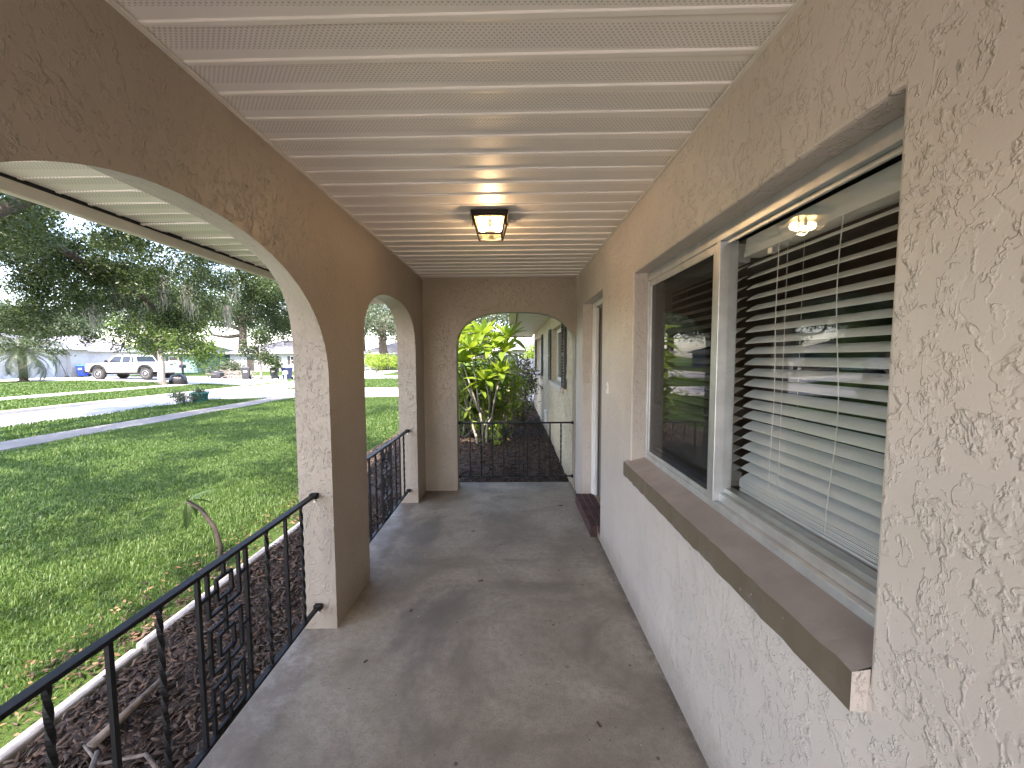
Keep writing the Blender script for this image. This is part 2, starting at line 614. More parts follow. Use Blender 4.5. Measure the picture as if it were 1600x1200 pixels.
# kerbs
def kerb(name, x0, x1, y0, y1, z):
    return tag(MB().box(x0, x1, y0, y1, z - .2, z).build(name, M_DRIVE, bevel=.03), kind='structure')
kerb('kerb', -13.66, -13.45, -30, 17.3, -.262)
kerb('kerb', -13.66, -13.45, 22.7, 35.3, -.262)
kerb('kerb', -18.05, -17.84, -30, 26.6, -.25)
kerb('kerb', -18.05, -17.84, 32.0, 35.3, -.25)
sw = drape('sidewalk', -10.75, -9.65, -20, 17.4, M_SIDEWALK, .03, .6, .06)
sw2 = drape('sidewalk', -21.9, -20.9, -20, 26.5, M_DRIVE, .03, .6, .06)
dw = drape('driveway', -13.6, 3.0, 17.4, 22.6, M_DRIVE, .035, .5, .06)
dw_bounce = drape('driveway', -9.2, -2.25, -14.0, -.35, M_DRIVE, .035, .5, .06)  # unseen driveway, added to bounce sunlight up to the porch ceiling
path_bounce = drape('bounce_path', -2.2, 2.5, -9.0, -2.75, M_DRIVE, .035, .5, .06)  # unseen path, added as another sunlit bounce surface for the porch
dw2 = drape('driveway', -37.0, -17.9, 26.6, 32.0, M_DRIVE, .05, .5, .06)
dw3 = drape('driveway', -21.0, -15.0, 45.1, 58.0, M_DRIVE, .05, .8, .06)

# ------------------------------------------------------------------ porch
XL, XR, YB = -1.0017, .7337, 4.4785        # inner faces: arcade, house wall, end wall
TH = .19
CZ = 2.44
Y0 = -2.5  # unseen near end, left open to let light reach the ceiling
# slab
sl = MB().box(-1.20, XR + .02, Y0 - .2, 4.80, -.30, 0).build('porch_floor', M_CONC, bevel=.012)
tag(sl, kind='structure')

house = empty('house', (0, 0, 0))
tag(house, 'beige stucco house with arcaded front porch and vinyl soffit ceiling', 'house')

def wall_holes(b, x, y0, y1, z0, z1, holes, depth, back=True, grid=0):
    """wall face in the plane x, with rectangular openings and their reveals going to x+depth"""
    yy = sorted({y0, y1, *[h[0] for h in holes], *[h[1] for h in holes]})
    zz = sorted({z0, z1, *[h[2] for h in holes], *[h[3] for h in holes]})
    if grid:
        fill = lambda L_: sorted({round(a + (c - a) * k / max(1, round((c - a) / grid)), 5) for a, c in zip(L_, L_[1:]) for k in range(max(1, round((c - a) / grid)) + 1)})
        yy, zz = fill(yy), fill(zz)
    for i in range(len(yy) - 1):
        for j in range(len(zz) - 1):
            a, c, d, e = yy[i], yy[i + 1], zz[j], zz[j + 1]
            if any(h[0] <= a and c <= h[1] and h[2] <= d and e <= h[3] for h in holes):
                continue
            b.quad((x, a, d), (x, a, e), (x, c, e), (x, c, d))
            if back:
                b.quad((x + depth, a, d), (x + depth, c, d), (x + depth, c, e), (x + depth, a, e))
    for (a, c, d, e) in holes:
        X1 = x + depth
        b.quad((x, a, d), (X1, a, d), (X1, a, e), (x, a, e))
        b.quad((x, c, d), (x, c, e), (X1, c, e), (X1, c, d))
        b.quad((x, a, e), (X1, a, e), (X1, c, e), (x, c, e))
        b.quad((x, a, d), (x, c, d), (X1, c, d), (X1, a, d))

WIN = (.768, 2.396, .86, 2.042)
DOOR = (3.20, 4.08, .02, 2.09)
b = MB()
wall_holes(b, XR, Y0, YB + .08, -.3, 2.62, [WIN, DOOR], .24)
b.build('front_wall', M_WALL, house, fix=False)
WW1 = (5.58, 7.20, 1.14, 2.04)
WW2 = (9.45, 11.55, 1.14, 2.06)
b = MB()
wall_holes(b, XR, YB + .08, 12.75, -.3, 2.62, [WW1, WW2], .24, False, .026)
from mathutils import noise as mnoise
def relief(p):
    q_ = Vector((0, p[1] * 13, p[2] * 9))
    return max(-.3, mnoise.noise(q_) + .6 * mnoise.noise(q_ * 2.3)) * .017
b.v = [(x - relief((x, y, z)) if abs(x - XR) < 1e-5 else x, y, z) for x, y, z in b.v]
b.quad((XR, 12.75, -.3), (XR, 12.75, 2.62), (XR + 6, 12.75, 2.62), (XR + 6, 12.75, -.3))
b.build('wing_wall', M_WALL_FAR, house, fix=False)

# arcade wall: three arches
def sup(yc, a, bh, n, ztop, a2=None):
    return lambda y: ztop - bh + bh * max(0., 1 - (abs(y - yc) / (a2 if a2 and y < yc else a)) ** n) ** (1 / n)
arches = [(-2.0, -.17, sup(-1.085, .915, .60, 2.1, 2.04), sup(-1.085, .915, .60, 3.3, 2.08)),
          (.51, 2.147, sup(1.2485, .8985, .60, 2.1, 2.037, .7385), sup(1.2485, .8985, .60, 3.3, 2.08, .7385)),
          (2.67, 4.10, sup(3.385, .715, .45, 2.6, 2.05), sup(3.385, .715, .45, 3.2, 2.065))]
def arch_wall(b, lo, hi, arcs, put, z0, z1, thick):
    """put(u, z, t) -> point; u runs along the wall, t is 0 at the inner face and 1 at the outer"""
    cuts = [lo]
    for a, c, fn, fo in arcs:
        cuts += [a, c]
    cuts.append(hi)
    for k in range(0, len(cuts), 2):
        a, c = cuts[k], cuts[k + 1]
        for t in (0, 1):
            b.quad(put(a, z0, t), put(c, z0, t), put(c, z1, t), put(a, z1, t))
        b.quad(put(a, z0, 0), put(a, z0, 1), put(a, z1, 1), put(a, z1, 0)) if k == 0 else None
        b.quad(put(c, z0, 0), put(c, z0, 1), put(c, z1, 1), put(c, z1, 0)) if k == len(cuts) - 2 else None
    for a, c, fn, fo in arcs:
        N = 56
        us = [(a + c) / 2 - (c - a) / 2 * math.cos(math.pi * i / N) for i in range(N + 1)]
        zz = [[fn(u) for u in us], [fo(u) for u in us]]
        zs, zo = zz
        for i in range(N):
            for t in (0, 1):
                b.quad(put(us[i], zz[t][i], t), put(us[i + 1], zz[t][i + 1], t), put(us[i + 1], z1, t), put(us[i], z1, t))
            b.quad(put(us[i], zs[i], 0), put(us[i + 1], zs[i + 1], 0), put(us[i + 1], zo[i + 1], 1), put(us[i], zo[i], 1))
        b.quad(put(a, z0, 0), put(a, zs[0], 0), put(a, zo[0], 1), put(a, z0, 1))
        b.quad(put(c, z0, 0), put(c, zs[-1], 0), put(c, zo[-1], 1), put(c, z0, 1))
b = MB()
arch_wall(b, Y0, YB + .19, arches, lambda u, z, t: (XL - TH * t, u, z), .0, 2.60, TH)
o = b.build('arcade_wall', M_ARCADE_SHADED, house, fix=False)
b = MB()
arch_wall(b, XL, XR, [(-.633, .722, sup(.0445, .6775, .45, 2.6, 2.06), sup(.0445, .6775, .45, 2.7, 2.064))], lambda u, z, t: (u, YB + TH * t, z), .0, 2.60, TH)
b.build('end_wall', M_ARCADE_SHADED, house, fix=False)
MB().box(XL, XR, Y0, Y0 + .19, 2.15, 2.60).build('beam', M_WALL, house)
MB().box(XR, XR + 4, Y0 - .19, Y0, -.2, 2.6).build('return_wall', M_WALL, house)
for o in house.children:
    if o.name.split('.')[0] in ('arcade_wall', 'end_wall', 'front_wall', 'wing_wall'):
        bm = bmesh.new()
        bm.from_mesh(o.data)
        bmesh.ops.remove_doubles(bm, verts=bm.verts, dist=.0004)
        bmesh.ops.recalc_face_normals(bm, faces=bm.faces)
        bm.to_mesh(o.data)
        bm.free()
        if not o.name.startswith('front_wall'):
            continue
        md = o.modifiers.new('bevel', 'BEVEL')
        md.width = .009
        md.segments = 2
        md.limit_method = 'ANGLE'
        md.angle_limit = R(50)

# ceiling panels: vinyl soffit, one object per panel
PITCH = .1412
SK = -.025
def panel_mesh(name, x0, x1):
    prof = [(0, .004), (.0005, -.0045), (.003, -.006), (.019, -.006), (.0235, -.0015), (.0300, 0), (.1405, 0), (.1412, .0045)]
    b = MB()
    for x in (x0, x1):
        for y, z in prof:
            b.v.append((x, y + SK * x, z))
    n = len(prof)
    for k in range(n - 1):
        b.f.append((k, k + 1, n + k + 1, n + k))
    b.f.append((0, n, n, n)[:2] + (n + 0,)) if False else None
    return b.mesh(name, M_SOFFIT, fix=False)
pm = panel_mesh('soffit_panel', XL + .004, XR - .004)
y = 1.097 - PITCH * 25 - .012
while y < YB - .02:
    o = add('soffit_panel', pm, house, (0, y, CZ + rng.normal() * .0008))
    o.rotation_euler = (rng.normal() * .003, rng.normal() * .0006, 0)
    y += PITCH
MB().box(XL, XR, Y0, YB, CZ + .03, CZ + .05).build('ceiling_deck', M_DARK, house)
# edge trim
b = MB()
b.box(XL, XL + .016, Y0, YB, CZ - .017, CZ - .012)
b.box(XL, XL + .004, Y0, YB, CZ - .0121, CZ + .01)
b.build('trim_strip', M_TRIM, house)
b = MB()
b.box(XR - .016, XR, Y0, YB, CZ - .017, CZ - .012)
b.box(XR - .004, XR, Y0, YB, CZ - .0121, CZ + .01)
b.build('trim_strip', M_TRIM, house)

# eave outside the arcade
EZ = 2.315
em = panel_mesh('eave_panel', -2.112, XL - TH)
y = -2.7
k = 0
while y < 5.2:
    o = add('eave_panel', em, house, (rng.uniform(-.003, .006), y, EZ + rng.normal() * .0008))
    o.rotation_euler = (rng.normal() * .002, rng.normal() * .0012, 0)
    y += PITCH
    k += 1
b = MB()
b.box(-2.16, -2.125, -2.75, 5.35, 2.245, 2.43)
b.box(-2.1249, -2.113, -2.75, 5.35, 2.245, 2.299)
b.build('fascia', M_FASCIA, house, bevel=.004)
MB().box(-2.1249, -2.118, -2.75, 5.35, 2.262, 2.40).build('fascia_backing', M_DARK, house)
b = MB()
b.box(-2.16, XR, 5.315, 5.35, 2.27, 2.43)
b.build('gable_fascia', M_FASCIA, house)
b = MB()
b.quad((-2.12, YB + TH, 2.40), (-2.12, 5.32, 2.40), (XR, 5.32, 2.40), (XR, YB + TH, 2.40))
b.build('gable_soffit', M_TRIM, house)
M_SHING = pavement_mat('roof_shingles', (.16, .15, .145), (.24, .225, .215))
b = MB()
b.hexa([(-2.2, -2.8, 2.431), (3.6, -2.8, 4.1), (3.6, 5.38, 4.1), (-2.2, 5.38, 2.431)], [(-2.2, -2.8, 2.50), (3.6, -2.8, 4.2), (3.6, 5.38, 4.2), (-2.2, 5.38, 2.50)])
b.hexa([(3.6, -9, 4.1), (9, -9, 2.5), (9, 13.6, 2.5), (3.6, 13.6, 4.1)], [(3.6, -9, 4.2), (9, -9, 2.6), (9, 13.6, 2.6), (3.6, 13.6, 4.2)])
b.hexa([(-.06, 5.382, 2.44), (3.6, 5.382, 4.0), (3.6, 14.05, 4.0), (-.06, 14.05, 2.44)], [(-.06, 5.382, 2.50), (3.6, 5.382, 4.08), (3.6, 14.05, 4.08), (-.06, 14.05, 2.50)])
b.build('roof', M_SHING, house)
# wing eave
b = MB()
b.box(-.045, -.012, 5.36, 14.05, 2.27, 2.435)
b.box(-.012, .085, 5.36, 14.05, 2.275, 2.29)
b.box(.105, .125, 5.36, 14.05, 2.285, 2.31)
b.box(.0, XR, 14.02, 14.05, 2.27, 2.43)
b.build('wing_fascia', M_FASCIA, house)
wm = panel_mesh('wing_soffit_panel', .12, XR)
for k in range(29):
    o = add('wing_soffit_panel', wm, house, (0, 5.37 + .3 * k, 2.315))
    o.scale = (1, .3 / PITCH, 1)
MB().box(-.03, XR, 5.36, 14.0, 2.36, 2.38).build('wing_deck', M_DARK, house)

# ---- window with aluminium frame
M_ROOM = simple('dark_room', (.10, .095, .09), .9)
b = MB()
b.quad((.98, .2, .4), (3.2, .2, .4), (3.2, .2, 2.44), (.98, .2, 2.44))
b.quad((.98, 3.1, .4), (3.2, 3.1, .4), (3.2, 3.1, 2.44), (.98, 3.1, 2.44))
b.quad((3.2, .2, .4), (3.2, 3.1, .4), (3.2, 3.1, 2.44), (3.2, .2, 2.44))
b.quad((.98, .2, 2.44), (3.2, .2, 2.44), (3.2, 3.1, 2.44), (.98, 3.1, 2.44))
b.quad((.98, .2, .4), (3.2, .2, .4), (3.2, 3.1, .4), (.98, 3.1, .4))
b.build('room', M_ROOM, house)

def glass_mat(name, tint=(1, 1, 1), ior=1.55, rough=0.0):
    m = bpy.data.materials.new(name)
    m.use_nodes = True
    t = NT(m)
    t.n.remove(t.n['Principled BSDF'])
    lw = t.new('ShaderNodeLayerWeight')
    lw.inputs['Blend'].default_value = .5
    f0 = ((ior - 1) / (ior + 1)) ** 2
    fr = t.new('ShaderNodeMath', operation='MULTIPLY_ADD')      # Schlick's fresnel term
    t.link(t.math('POWER', lw.outputs['Facing'], 5.0), fr.inputs[0])
    fr.inputs[1].default_value = 1 - f0
    fr.inputs[2].default_value = f0
    tr = t.new('ShaderNodeBsdfTransparent')
    tr.inputs['Color'].default_value = (*tint, 1)
    gl = t.new('ShaderNodeBsdfGlossy')
    gl.inputs['Roughness'].default_value = rough
    mx = t.new('ShaderNodeMixShader')
    t.link(fr.outputs[0], mx.inputs[0])
    t.link(tr.outputs[0], mx.inputs[1])
    t.link(gl.outputs[0], mx.inputs[2])
    t.link(mx.outputs[0], t.n['Material Output'].inputs['Surface'])
    MATS[name] = m
    return m
M_GLASS = glass_mat('window_glass', (.965, .975, .97), 1.47)
M_GLASSD = glass_mat('screened_glass', (.93, .94, .94), 1.38)
M_SCREEN = glass_mat('insect_screen', (.60, .60, .60), 1.02)

ya, yb, za, zb = WIN
FX = .82
b = MB()
b.box(FX, FX + .03, ya, yb, zb - .05, zb)                        # head
b.box(FX + .0302, FX + .085, ya, yb, zb - .030, zb)
b.box(FX + .02, FX + .03, ya, yb, zb - .066, zb - .0502)
b.box(FX, FX + .085, yb - .020, yb, .915, zb - .0502)              # far jamb
b.box(FX, FX + .085, ya, ya + .028, .915, zb - .0502)              # near jamb
b.box(FX, FX + .085, ya + .0282, yb - .0282, .915, .950)           # sill track
b.box(FX + .022, FX + .085, ya + .0282, yb - .0282, .9502, .985)
b.box(FX + .045, FX + .085, ya + .0282, yb - .0282, .9852, 1.005)
win = b.build('window', M_ALU, house, bevel=.0025)
b = MB()
for yy0, yy1, x0 in ((1.566, 1.592, FX - .004), (1.600, 1.632, FX + .004)):
    b.box(x0, FX + .07, yy0, yy1, .9505, zb - .051)
b.box(FX + .012, FX + .06, 1.592, 1.600, .9505, zb - .051)
b.build('mullion', M_ALU, win, bevel=.002)
b = MB()
b.box(FX + .006, FX + .018, 1.632, yb - .029, zb - .085, zb - .051)
b.box(FX + .006, FX + .018, 1.632, yb - .029, .951, .972)
b.box(FX + .006, FX + .018, yb - .046, yb - .0285, .9722, zb - .0852)
b.build('screen_frame', M_ALU, win, bevel=.0015)
b = MB()
b.box(FX + .012, FX + .0125, 1.633, yb - .046, .972, zb - .085)
b.build('insect_screen', M_SCREEN, win)
MB().box(FX + .040, FX + .044, 1.60, yb - .028, .975, zb - .052).build('pane', M_GLASSD, win)
MB().box(FX + .030, FX + .034, ya + .028, 1.568, .986, zb - .079).build('pane', M_GLASS, win)
# sill: sloped top, brown painted front
b = MB()
s0, s1 = ya + .0, 2.43
seg = 40
pts = []
for k in range(seg + 1):
    yk = s0 + (s1 - s0) * k / seg
    wob = rng.normal() * .0025
    pts.append((yk, .700 + rng.normal() * .0012, .889 + rng.normal() * .0012, .803 + wob))
for k in range(seg):
    (y0_, xa, zt, zl), (y1_, xb, zt2, zl2) = pts[k], pts[k + 1]
    b.quad((xa, y0_, zl), (xb, y1_, zl2), (xb, y1_, zt2), (xa, y0_, zt))
sf = MB()
sf.v, sf.f = b.v, b.f
front = sf
b = MB()
for k in range(seg):
    (y0_, xa, zt, zl), (y1_, xb, zt2, zl2) = pts[k], pts[k + 1]
    b.quad((xa, y0_, zt), (xb, y1_, zt2), (FX + .01, y1_, .925), (FX + .01, y0_, .925))
sill = b.build('sill', M_SILLTOP, win, fix=False)
front.build('sill_front', M_SILLFRONT, win, fix=False)
b = MB()
for (yk, xa, zt, zl), sgn in ((pts[0], -1), (pts[-1], 1)):
    MB().poly([(xa, yk, zl), (XR + .004, yk, zl), (XR + .004, yk, zt + .006), (xa, yk, zt)]).build('sill_end', M_WALL, win, fix=False)

# ---- door and frame
DX = XR + .13
b = MB()
b.box(DX - .03, DX + .09, DOOR[1] - .05, DOOR[1], .11, DOOR[3])
b.box(DX - .03, DX + .09, DOOR[0], DOOR[0] + .05, .11, DOOR[3])
b.box(DX - .028, DX + .09, DOOR[0] + .05, DOOR[1] - .05, DOOR[3] - .05, DOOR[3])
b.box(DX - .012, DX + .02, DOOR[1] - .075, DOOR[1] - .051, .11, DOOR[3] - .05)
M_DOOR = simple('door_paint', (.10, .085, .075), .4, .1, 4)
b2 = MB()
b2.box(DX + .03, DX + .075, DOOR[0] + .051, DOOR[1] - .051, .11, DOOR[3] - .052)
for zz in (.3, 1.2):
    b2.box(DX + .018, DX + .031, DOOR[0] + .17, DOOR[0] + .40, zz, zz + .65)
    b2.box(DX + .018, DX + .031, DOOR[0] + .48, DOOR[0] + .71, zz, zz + .65)
door = b2.build('door', M_DOOR, house, bevel=.004)
b.build('door_frame', M_WHITE, door, bevel=.004)
MB().lathe([(.012, 0), (.012, -.03), (.028, -.04), (.026, -.065), (.0, -.07)], (DX + .03, DOOR[0] + .12, 1.0), 14, 'x').build('door_knob', simple('brass', (.45, .33, .14), .3, .1, 8, 0, 60, .9), door, True)

# ---- wing windows, sills and shutters
M_SHUT = simple('brown_shutter', (.055, .045, .038), .5, .15, 9)
M_PANE = glass_mat('dark_pane', (.05, .055, .06), 1.6)
for (a, c, d, e), nm in ((WW1, 0), (WW2, 1)):
    b = MB()
    x0 = XR + .09
    b.box(x0, x0 + .05, a, c, e - .06, e)
    b.box(x0, x0 + .05, a, c, d, d + .06)
    b.box(x0, x0 + .05, a, a + .06, d + .06, e - .06)
    b.box(x0, x0 + .05, c - .06, c, d + .06, e - .06)
    b.box(x0, x0 + .05, (a + c) / 2 - .03, (a + c) / 2 + .03, d + .06, e - .06)
    w = b.build('window', M_WHITE, house, bevel=.003)
    MB().box(x0 + .02, x0 + .026, a + .06, (a + c) / 2 - .03, d + .06, e - .06).build('pane', M_PANE, w)
    MB().box(x0 + .02, x0 + .026, (a + c) / 2 + .03, c - .06, d + .06, e - .06).build('pane', M_PANE, w)
    MB().box(x0 + .06, x0 + .08, a - .1, c + .1, d - .1, e + .1).build('dark_backing', M_DARK, w)
    MB().hexa([(XR - .05, a - .06, d - .085), (XR + .09, a - .06, d - .085), (XR + .09, c + .06, d - .085), (XR - .05, c + .06, d - .085)],
              [(XR - .05, a - .06, d - .01), (XR + .09, a - .06, d + .012), (XR + .09, c + .06, d + .012), (XR - .05, c + .06, d - .01)]).build('sill', M_WALL, w)
    for y0_, y1_ in ((a - .34, a - .02), (c + .02, c + .34)):
        b = MB()
        x1 = XR - .003
        b.box(x1 - .035, x1, y0_, y0_ + .045, d - .02, e + .02)
        b.box(x1 - .035, x1, y1_ - .045, y1_, d - .02, e + .02)
        for zz in (d - .02, (d + e) / 2 - .025, e - .03):
            b.box(x1 - .034, x1, y0_ + .045, y1_ - .045, zz, zz + .05)
        sh = b.build('shutter', M_SHUT, house, bevel=.002)
        zz = d + .035
        while zz < e - .04:
            if abs(zz - (d + e) / 2) > .035:
                MB().hexa([(x1 - .030, y0_ + .046, zz), (x1 - .022, y0_ + .046, zz - .004), (x1 - .022, y1_ - .046, zz - .004), (x1 - .030, y1_ - .046, zz)],
                          [(x1 - .010, y0_ + .046, zz + .030), (x1 - .003, y0_ + .046, zz + .026), (x1 - .003, y1_ - .046, zz + .026), (x1 - .010, y1_ - .046, zz + .030)]).build('slat', M_SHUT, sh)
            zz += .042

# ---- brick step at the door
M_BRICK = simple('dark_red_brick', (.062, .024, .021), .7, .35, 14, .5, 50)
M_MORTAR = simple('mortar', (.19, .15, .135), .9)
st = empty('brick_step', (.70, 3.68, 0))
tag(st, 'low dark red brick step at the front door', 'step')
MB().box(-.028, .16, -.40, .41, .0, .094).build('mortar_bed', M_MORTAR, st)
bme = None
for r_ in range(3):
    for k in range(4):
        L_ = .192
        b = MB().box(-.030 + r_ * .064, .027 + r_ * .064, -.405 + k * .205, -.405 + k * .205 + L_, .040 if r_ else .002, .101)
        b.build('brick', M_BRICK, st, bevel=.004)

# ------------------------------------------------------------------ blinds (hang inside)
M_BLIND = simple('blind_slat', (.72, .715, .69), .45, .05, 3)
M_CORD = simple('blind_cord', (.75, .74, .70), .7)
def slat_mesh(L):
    b = MB()
    N = 6
    tilt = R(30)
    pr = []
    for k in range(N + 1):
        u = -.025 + .05 * k / N
        pr.append((u, .0022 * (1 - (u / .025) ** 2)))
    top = [(u * math.cos(tilt) - (h + .0012) * math.sin(tilt), u * math.sin(tilt) + (h + .0012) * math.cos(tilt)) for u, h in pr]
    bot = [(u * math.cos(tilt) - (h - .0012) * math.sin(tilt), u * math.sin(tilt) + (h - .0012) * math.cos(tilt)) for u, h in pr]
    ring = top + bot[::-1]
    n = len(ring)
    for y in (0, L):
        for x, z in ring:
            b.v.append((x, y, z))
    for k in range(n):
        m_ = (k + 1) % n
        b.f.append((k, m_, n + m_, n + k))
    b.f.append(tuple(range(n)))
    b.f.append(tuple(range(2 * n - 1, n - 1, -1)))
    return b.mesh('slat', M_BLIND)
def blind(y0_, y1_, label, zbot, cords):
    bx = .945
    t = empty('window_blind', (bx, y0_, zbot))
    tag(t, label, 'blind', 'venetian blinds in the porch window')
    L_ = y1_ - y0_
    sm = slat_mesh(L_)
    top = 1.985 - zbot
    MB().hexa([(-.040, 0, top - .062), (.03, 0, top - .062), (.03, L_, top - .062), (-.040, L_, top - .062)], [(-.030, 0, top + .012), (.03, 0, top + .012), (.03, L_, top + .012), (-.030, L_, top + .012)]).build('head_rail', M_BLIND, t, bevel=.002)
    z = top - .088
    nstack = 6
    while z > .052:
        o = add('slat', sm, t, (0, 0, z))
        o.rotation_euler = (rng.normal() * .0012, rng.normal() * .008, 0)
        z -= .0418
    flat = MB().box(-.025, .025, 0, L_, 0, .0028)
    fm = flat.mesh('slat', M_BLIND)
    for k in range(8):
        add('slat', fm, t, (rng.normal() * .001, 0, .022 + k * .0048))
    MB().box(-.026, .026, 0, L_, 0, .018).build('bottom_rail', M_BLIND, t, bevel=.003)
    for c in cords:
        for dx in (-.027, .027):
            MB().tube([(dx, c - y0_, .02), (dx, c - y0_, top - .03)], .0008, 5).build('ladder_cord', M_CORD, t)
    return t
bl = blind(.80, 1.56, 'white venetian blind with hanging cords behind the near window pane', .992, (.93, 1.33))
blind(1.63, 2.37, 'venetian blind seen dimly behind the dark screened far pane', .992, (1.75, 2.2))
for c, zb_, wob in ((1.36, 1.075, .004), (1.10, 1.02, .012)):
    pts_ = [(-.036 + math.sin(k * .9) * .001, c - .80 + wob * math.sin(k * .55), 1.95 - .992 - k * (1.95 - zb_) / 14) for k in range(15)]
    MB().tube(pts_, .0013, 5).build('pull_cord', M_CORD, bl)
MB().box(-.034, -.012, 1.40 - .80, 1.425 - .80, .91, .945).build('cord_lock', M_ALU, bl, bevel=.002)

# ------------------------------------------------------------------ ceiling lamp
def lamp():
    cx, cy_ = -.132, 2.533
    t = empty('ceiling_lamp', (cx, cy_, CZ - .012))
    tag(t, 'lit black framed lantern with clear glass panes on the porch ceiling', 'lamp')
    b = MB()
    b.box(-.113, .113, -.113, .113, -.022, 0)
    b.box(-.105, .105, -.105, .105, -.03, -.022)
    for sx in (-1, 1):                       # side skirts hold the glass
        b.hexa([(sx * .113 - .004, -.02, -.055), (sx * .113 + .0, -.02, -.055), (sx * .113 + .0, .02, -.055), (sx * .113 - .004, .02, -.055)],
               [(sx * .113 - .004, -.11, -.022), (sx * .113 + .0, -.11, -.022), (sx * .113 + .0, .11, -.022), (sx * .113 - .004, .11, -.022)])
    b.build('base_plate', M_IRON, t, bevel=.002)
    T, Bq, zt, zb_ = .100, .074, -.03, -.128
    b = MB()
    cor = [(-1, -1), (1, -1), (1, 1), (-1, 1)]
    for i in range(4):
        a, c = cor[i], cor[(i + 1) % 4]
        b.bar((a[0] * T, a[1] * T, zt), (a[0] * Bq, a[1] * Bq, zb_), .009)
        b.bar((a[0] * Bq, a[1] * Bq, zb_), (c[0] * Bq, c[1] * Bq, zb_), .009)
    b.build('frame', M_IRON, t)
    G = glass_mat('lantern_glass', (.97, .95, .9), 1.45, .02)
    for i in range(4):
        a, c = cor[i], cor[(i + 1) % 4]
        b = MB()
        b.quad((a[0] * T, a[1] * T, zt), (c[0] * T, c[1] * T, zt), (c[0] * Bq, c[1] * Bq, zb_), (a[0] * Bq, a[1] * Bq, zb_))
        b.build('glass_pane', G, t)
    b = MB()
    b.quad(*[(a[0] * Bq, a[1] * Bq, zb_ - .001) for a in cor])
    b.build('glass_pane', G, t)
    m, n, p = mat('lit_bulb')
    p.inputs['Emission Color'].default_value = (1, .74, .42, 1)
    p.inputs['Emission Strength'].default_value = 9
    for sx in (-1, 1):
        bb = MB().lathe([(.004, 0), (.022, .006), (.029, .024), (.026, .04), (.014, .056), (.012, .07)], (0, 0, 0), 14, 'x')
        for i, q_ in enumerate(bb.v):
            bb.v[i] = ((q_[0] - .075) * -sx, q_[1], q_[2] - .068)
        bb.build('bulb', m, t, True)
    MB().box(-.012, .012, -.03, .03, -.075, -.03).build('socket', M_WHITE, t, bevel=.003)
    MB().box(-.095, .095, -.095, .095, -.034, -.031).build('reflector', simple('lamp_reflector', (.75, .62, .36), .3, .05, 5, 0, 50, .6), t)
    l = bpy.data.lights.new('bulb_light', 'POINT')
    l.energy = 1.0
    l.color = (1, .68, .36)
    l.shadow_soft_size = .03
    lo = bpy.data.objects.new('bulb_light', l)
    COL.objects.link(lo)
    lo.parent = t
    lo.location = (0, 0, -.095)
lamp()

# doorbell
t = empty('doorbell', (XR, 2.98, 1.31))
tag(t, 'small white doorbell button on the wall beside the door', 'doorbell')
MB().box(-.012, .0, -.016, .016, -.045, .045).build('plate', M_WHITE, t, bevel=.003)
MB().box(-.017, -.012, -.009, .009, -.012, .012).build('button', simple('button_grey', (.5, .5, .5), .3), t, bevel=.002)

# ------------------------------------------------------------------ railings
def railing(a, c, zb_, label, pans, plain, twisted, ends):
    """a, c: end points (x, y); positions are measured along the rail"""
    A, C_ = Vector((a[0], a[1], 0)), Vector((c[0], c[1], 0))
    d = (C_ - A).normalized()
    L_ = (C_ - A).length
    t = empty('porch_railing', (a[0], a[1], 0), math.atan2(d.y, d.x))
    tag(t, label, 'railing', 'black iron porch railings')
    zt, z0 = .780, .140
    MB().bar((0, 0, zt), (L_, 0, zt), .034, .014).bar((0, 0, zt - .0095), (L_, 0, zt - .0095), .016, .005).build('top_rail', M_IRON, t, bevel=.003)
    MB().bar((0, 0, z0), (L_, 0, z0), .026, .013).build('bottom_rail', M_IRON, t, bevel=.002)
    pm_ = MB().bar((0, 0, z0 + .0066), (0, 0, zt - .0122), .0135, .0135, (0, 1, 0)).mesh('baluster', M_IRON)
    tm_ = MB().bar((0, 0, z0 + .0066), (0, 0, zt - .0122), .0135, .0135, (0, 1, 0), R(900), 44).mesh('baluster', M_IRON)
    for s in plain:
        add('baluster', pm_, t, (s, 0, 0))
    for s in twisted:
        add('baluster', tm_, t, (s, 0, 0))
    for s0_, s1_ in pans:
        mid = (s0_ + s1_) / 2
        k = (s1_ - s0_) / .273
        w = .012
        H = lambda b, x0, x1, z: b.bar((mid + x0 * k, 0, z), (mid + x1 * k, 0, z), .0115, w)
        Vv = lambda b, x, za_, zb2: b.bar((mid + x * k, 0, za_), (mid + x * k, 0, zb2), .011, w, (0, 1, 0))
        b = MB()
        ou, inn = .0885, .0425
        units = [(.782, .600, True), (.548, .378, False), (.326, .155, False)]
        for zt_, zl_, op in units:
            zm = (zt_ + zl_) / 2 - (.012 if op else 0)
            if not op:
                H(b, -ou, ou, zt_)
            H(b, -ou, ou, zl_)
            Vv(b, -ou, zl_, zt_)
            Vv(b, ou, zl_, zt_)
            ih = .040
            H(b, -inn, inn, zm + ih)
            H(b, -inn, inn, zm - ih)
            Vv(b, -inn, zm - ih, zm + ih)
            Vv(b, inn, zm - ih, zm + ih)
            Vv(b, 0, zm + ih, zt_)
            Vv(b, 0, zl_, zm - ih)
            H(b, -.1365, -inn if op else -ou, zm)
            H(b, ou, .1365, zm)
        Vv(b, 0, .548, .600)
        Vv(b, 0, .326, .378)
        b.build('fret_panel', M_IRON, t)
    for s in ends:
        sg = 1 if s < L_ / 2 else -1
        for z in (zt, z0):
            MB().box(min(s, s + sg * .03), max(s, s + sg * .03), -.021, .021, z - .017, z + .013).build('end_bracket', M_IRON, t, bevel=.003)
            MB().tube([(s + sg * .001, .0, z - .035), (s + sg * .012, .0, z - .035)], .006, 8).build('lag_screw', M_ALU, t)
    return t
sp = .1445
y0r = .51
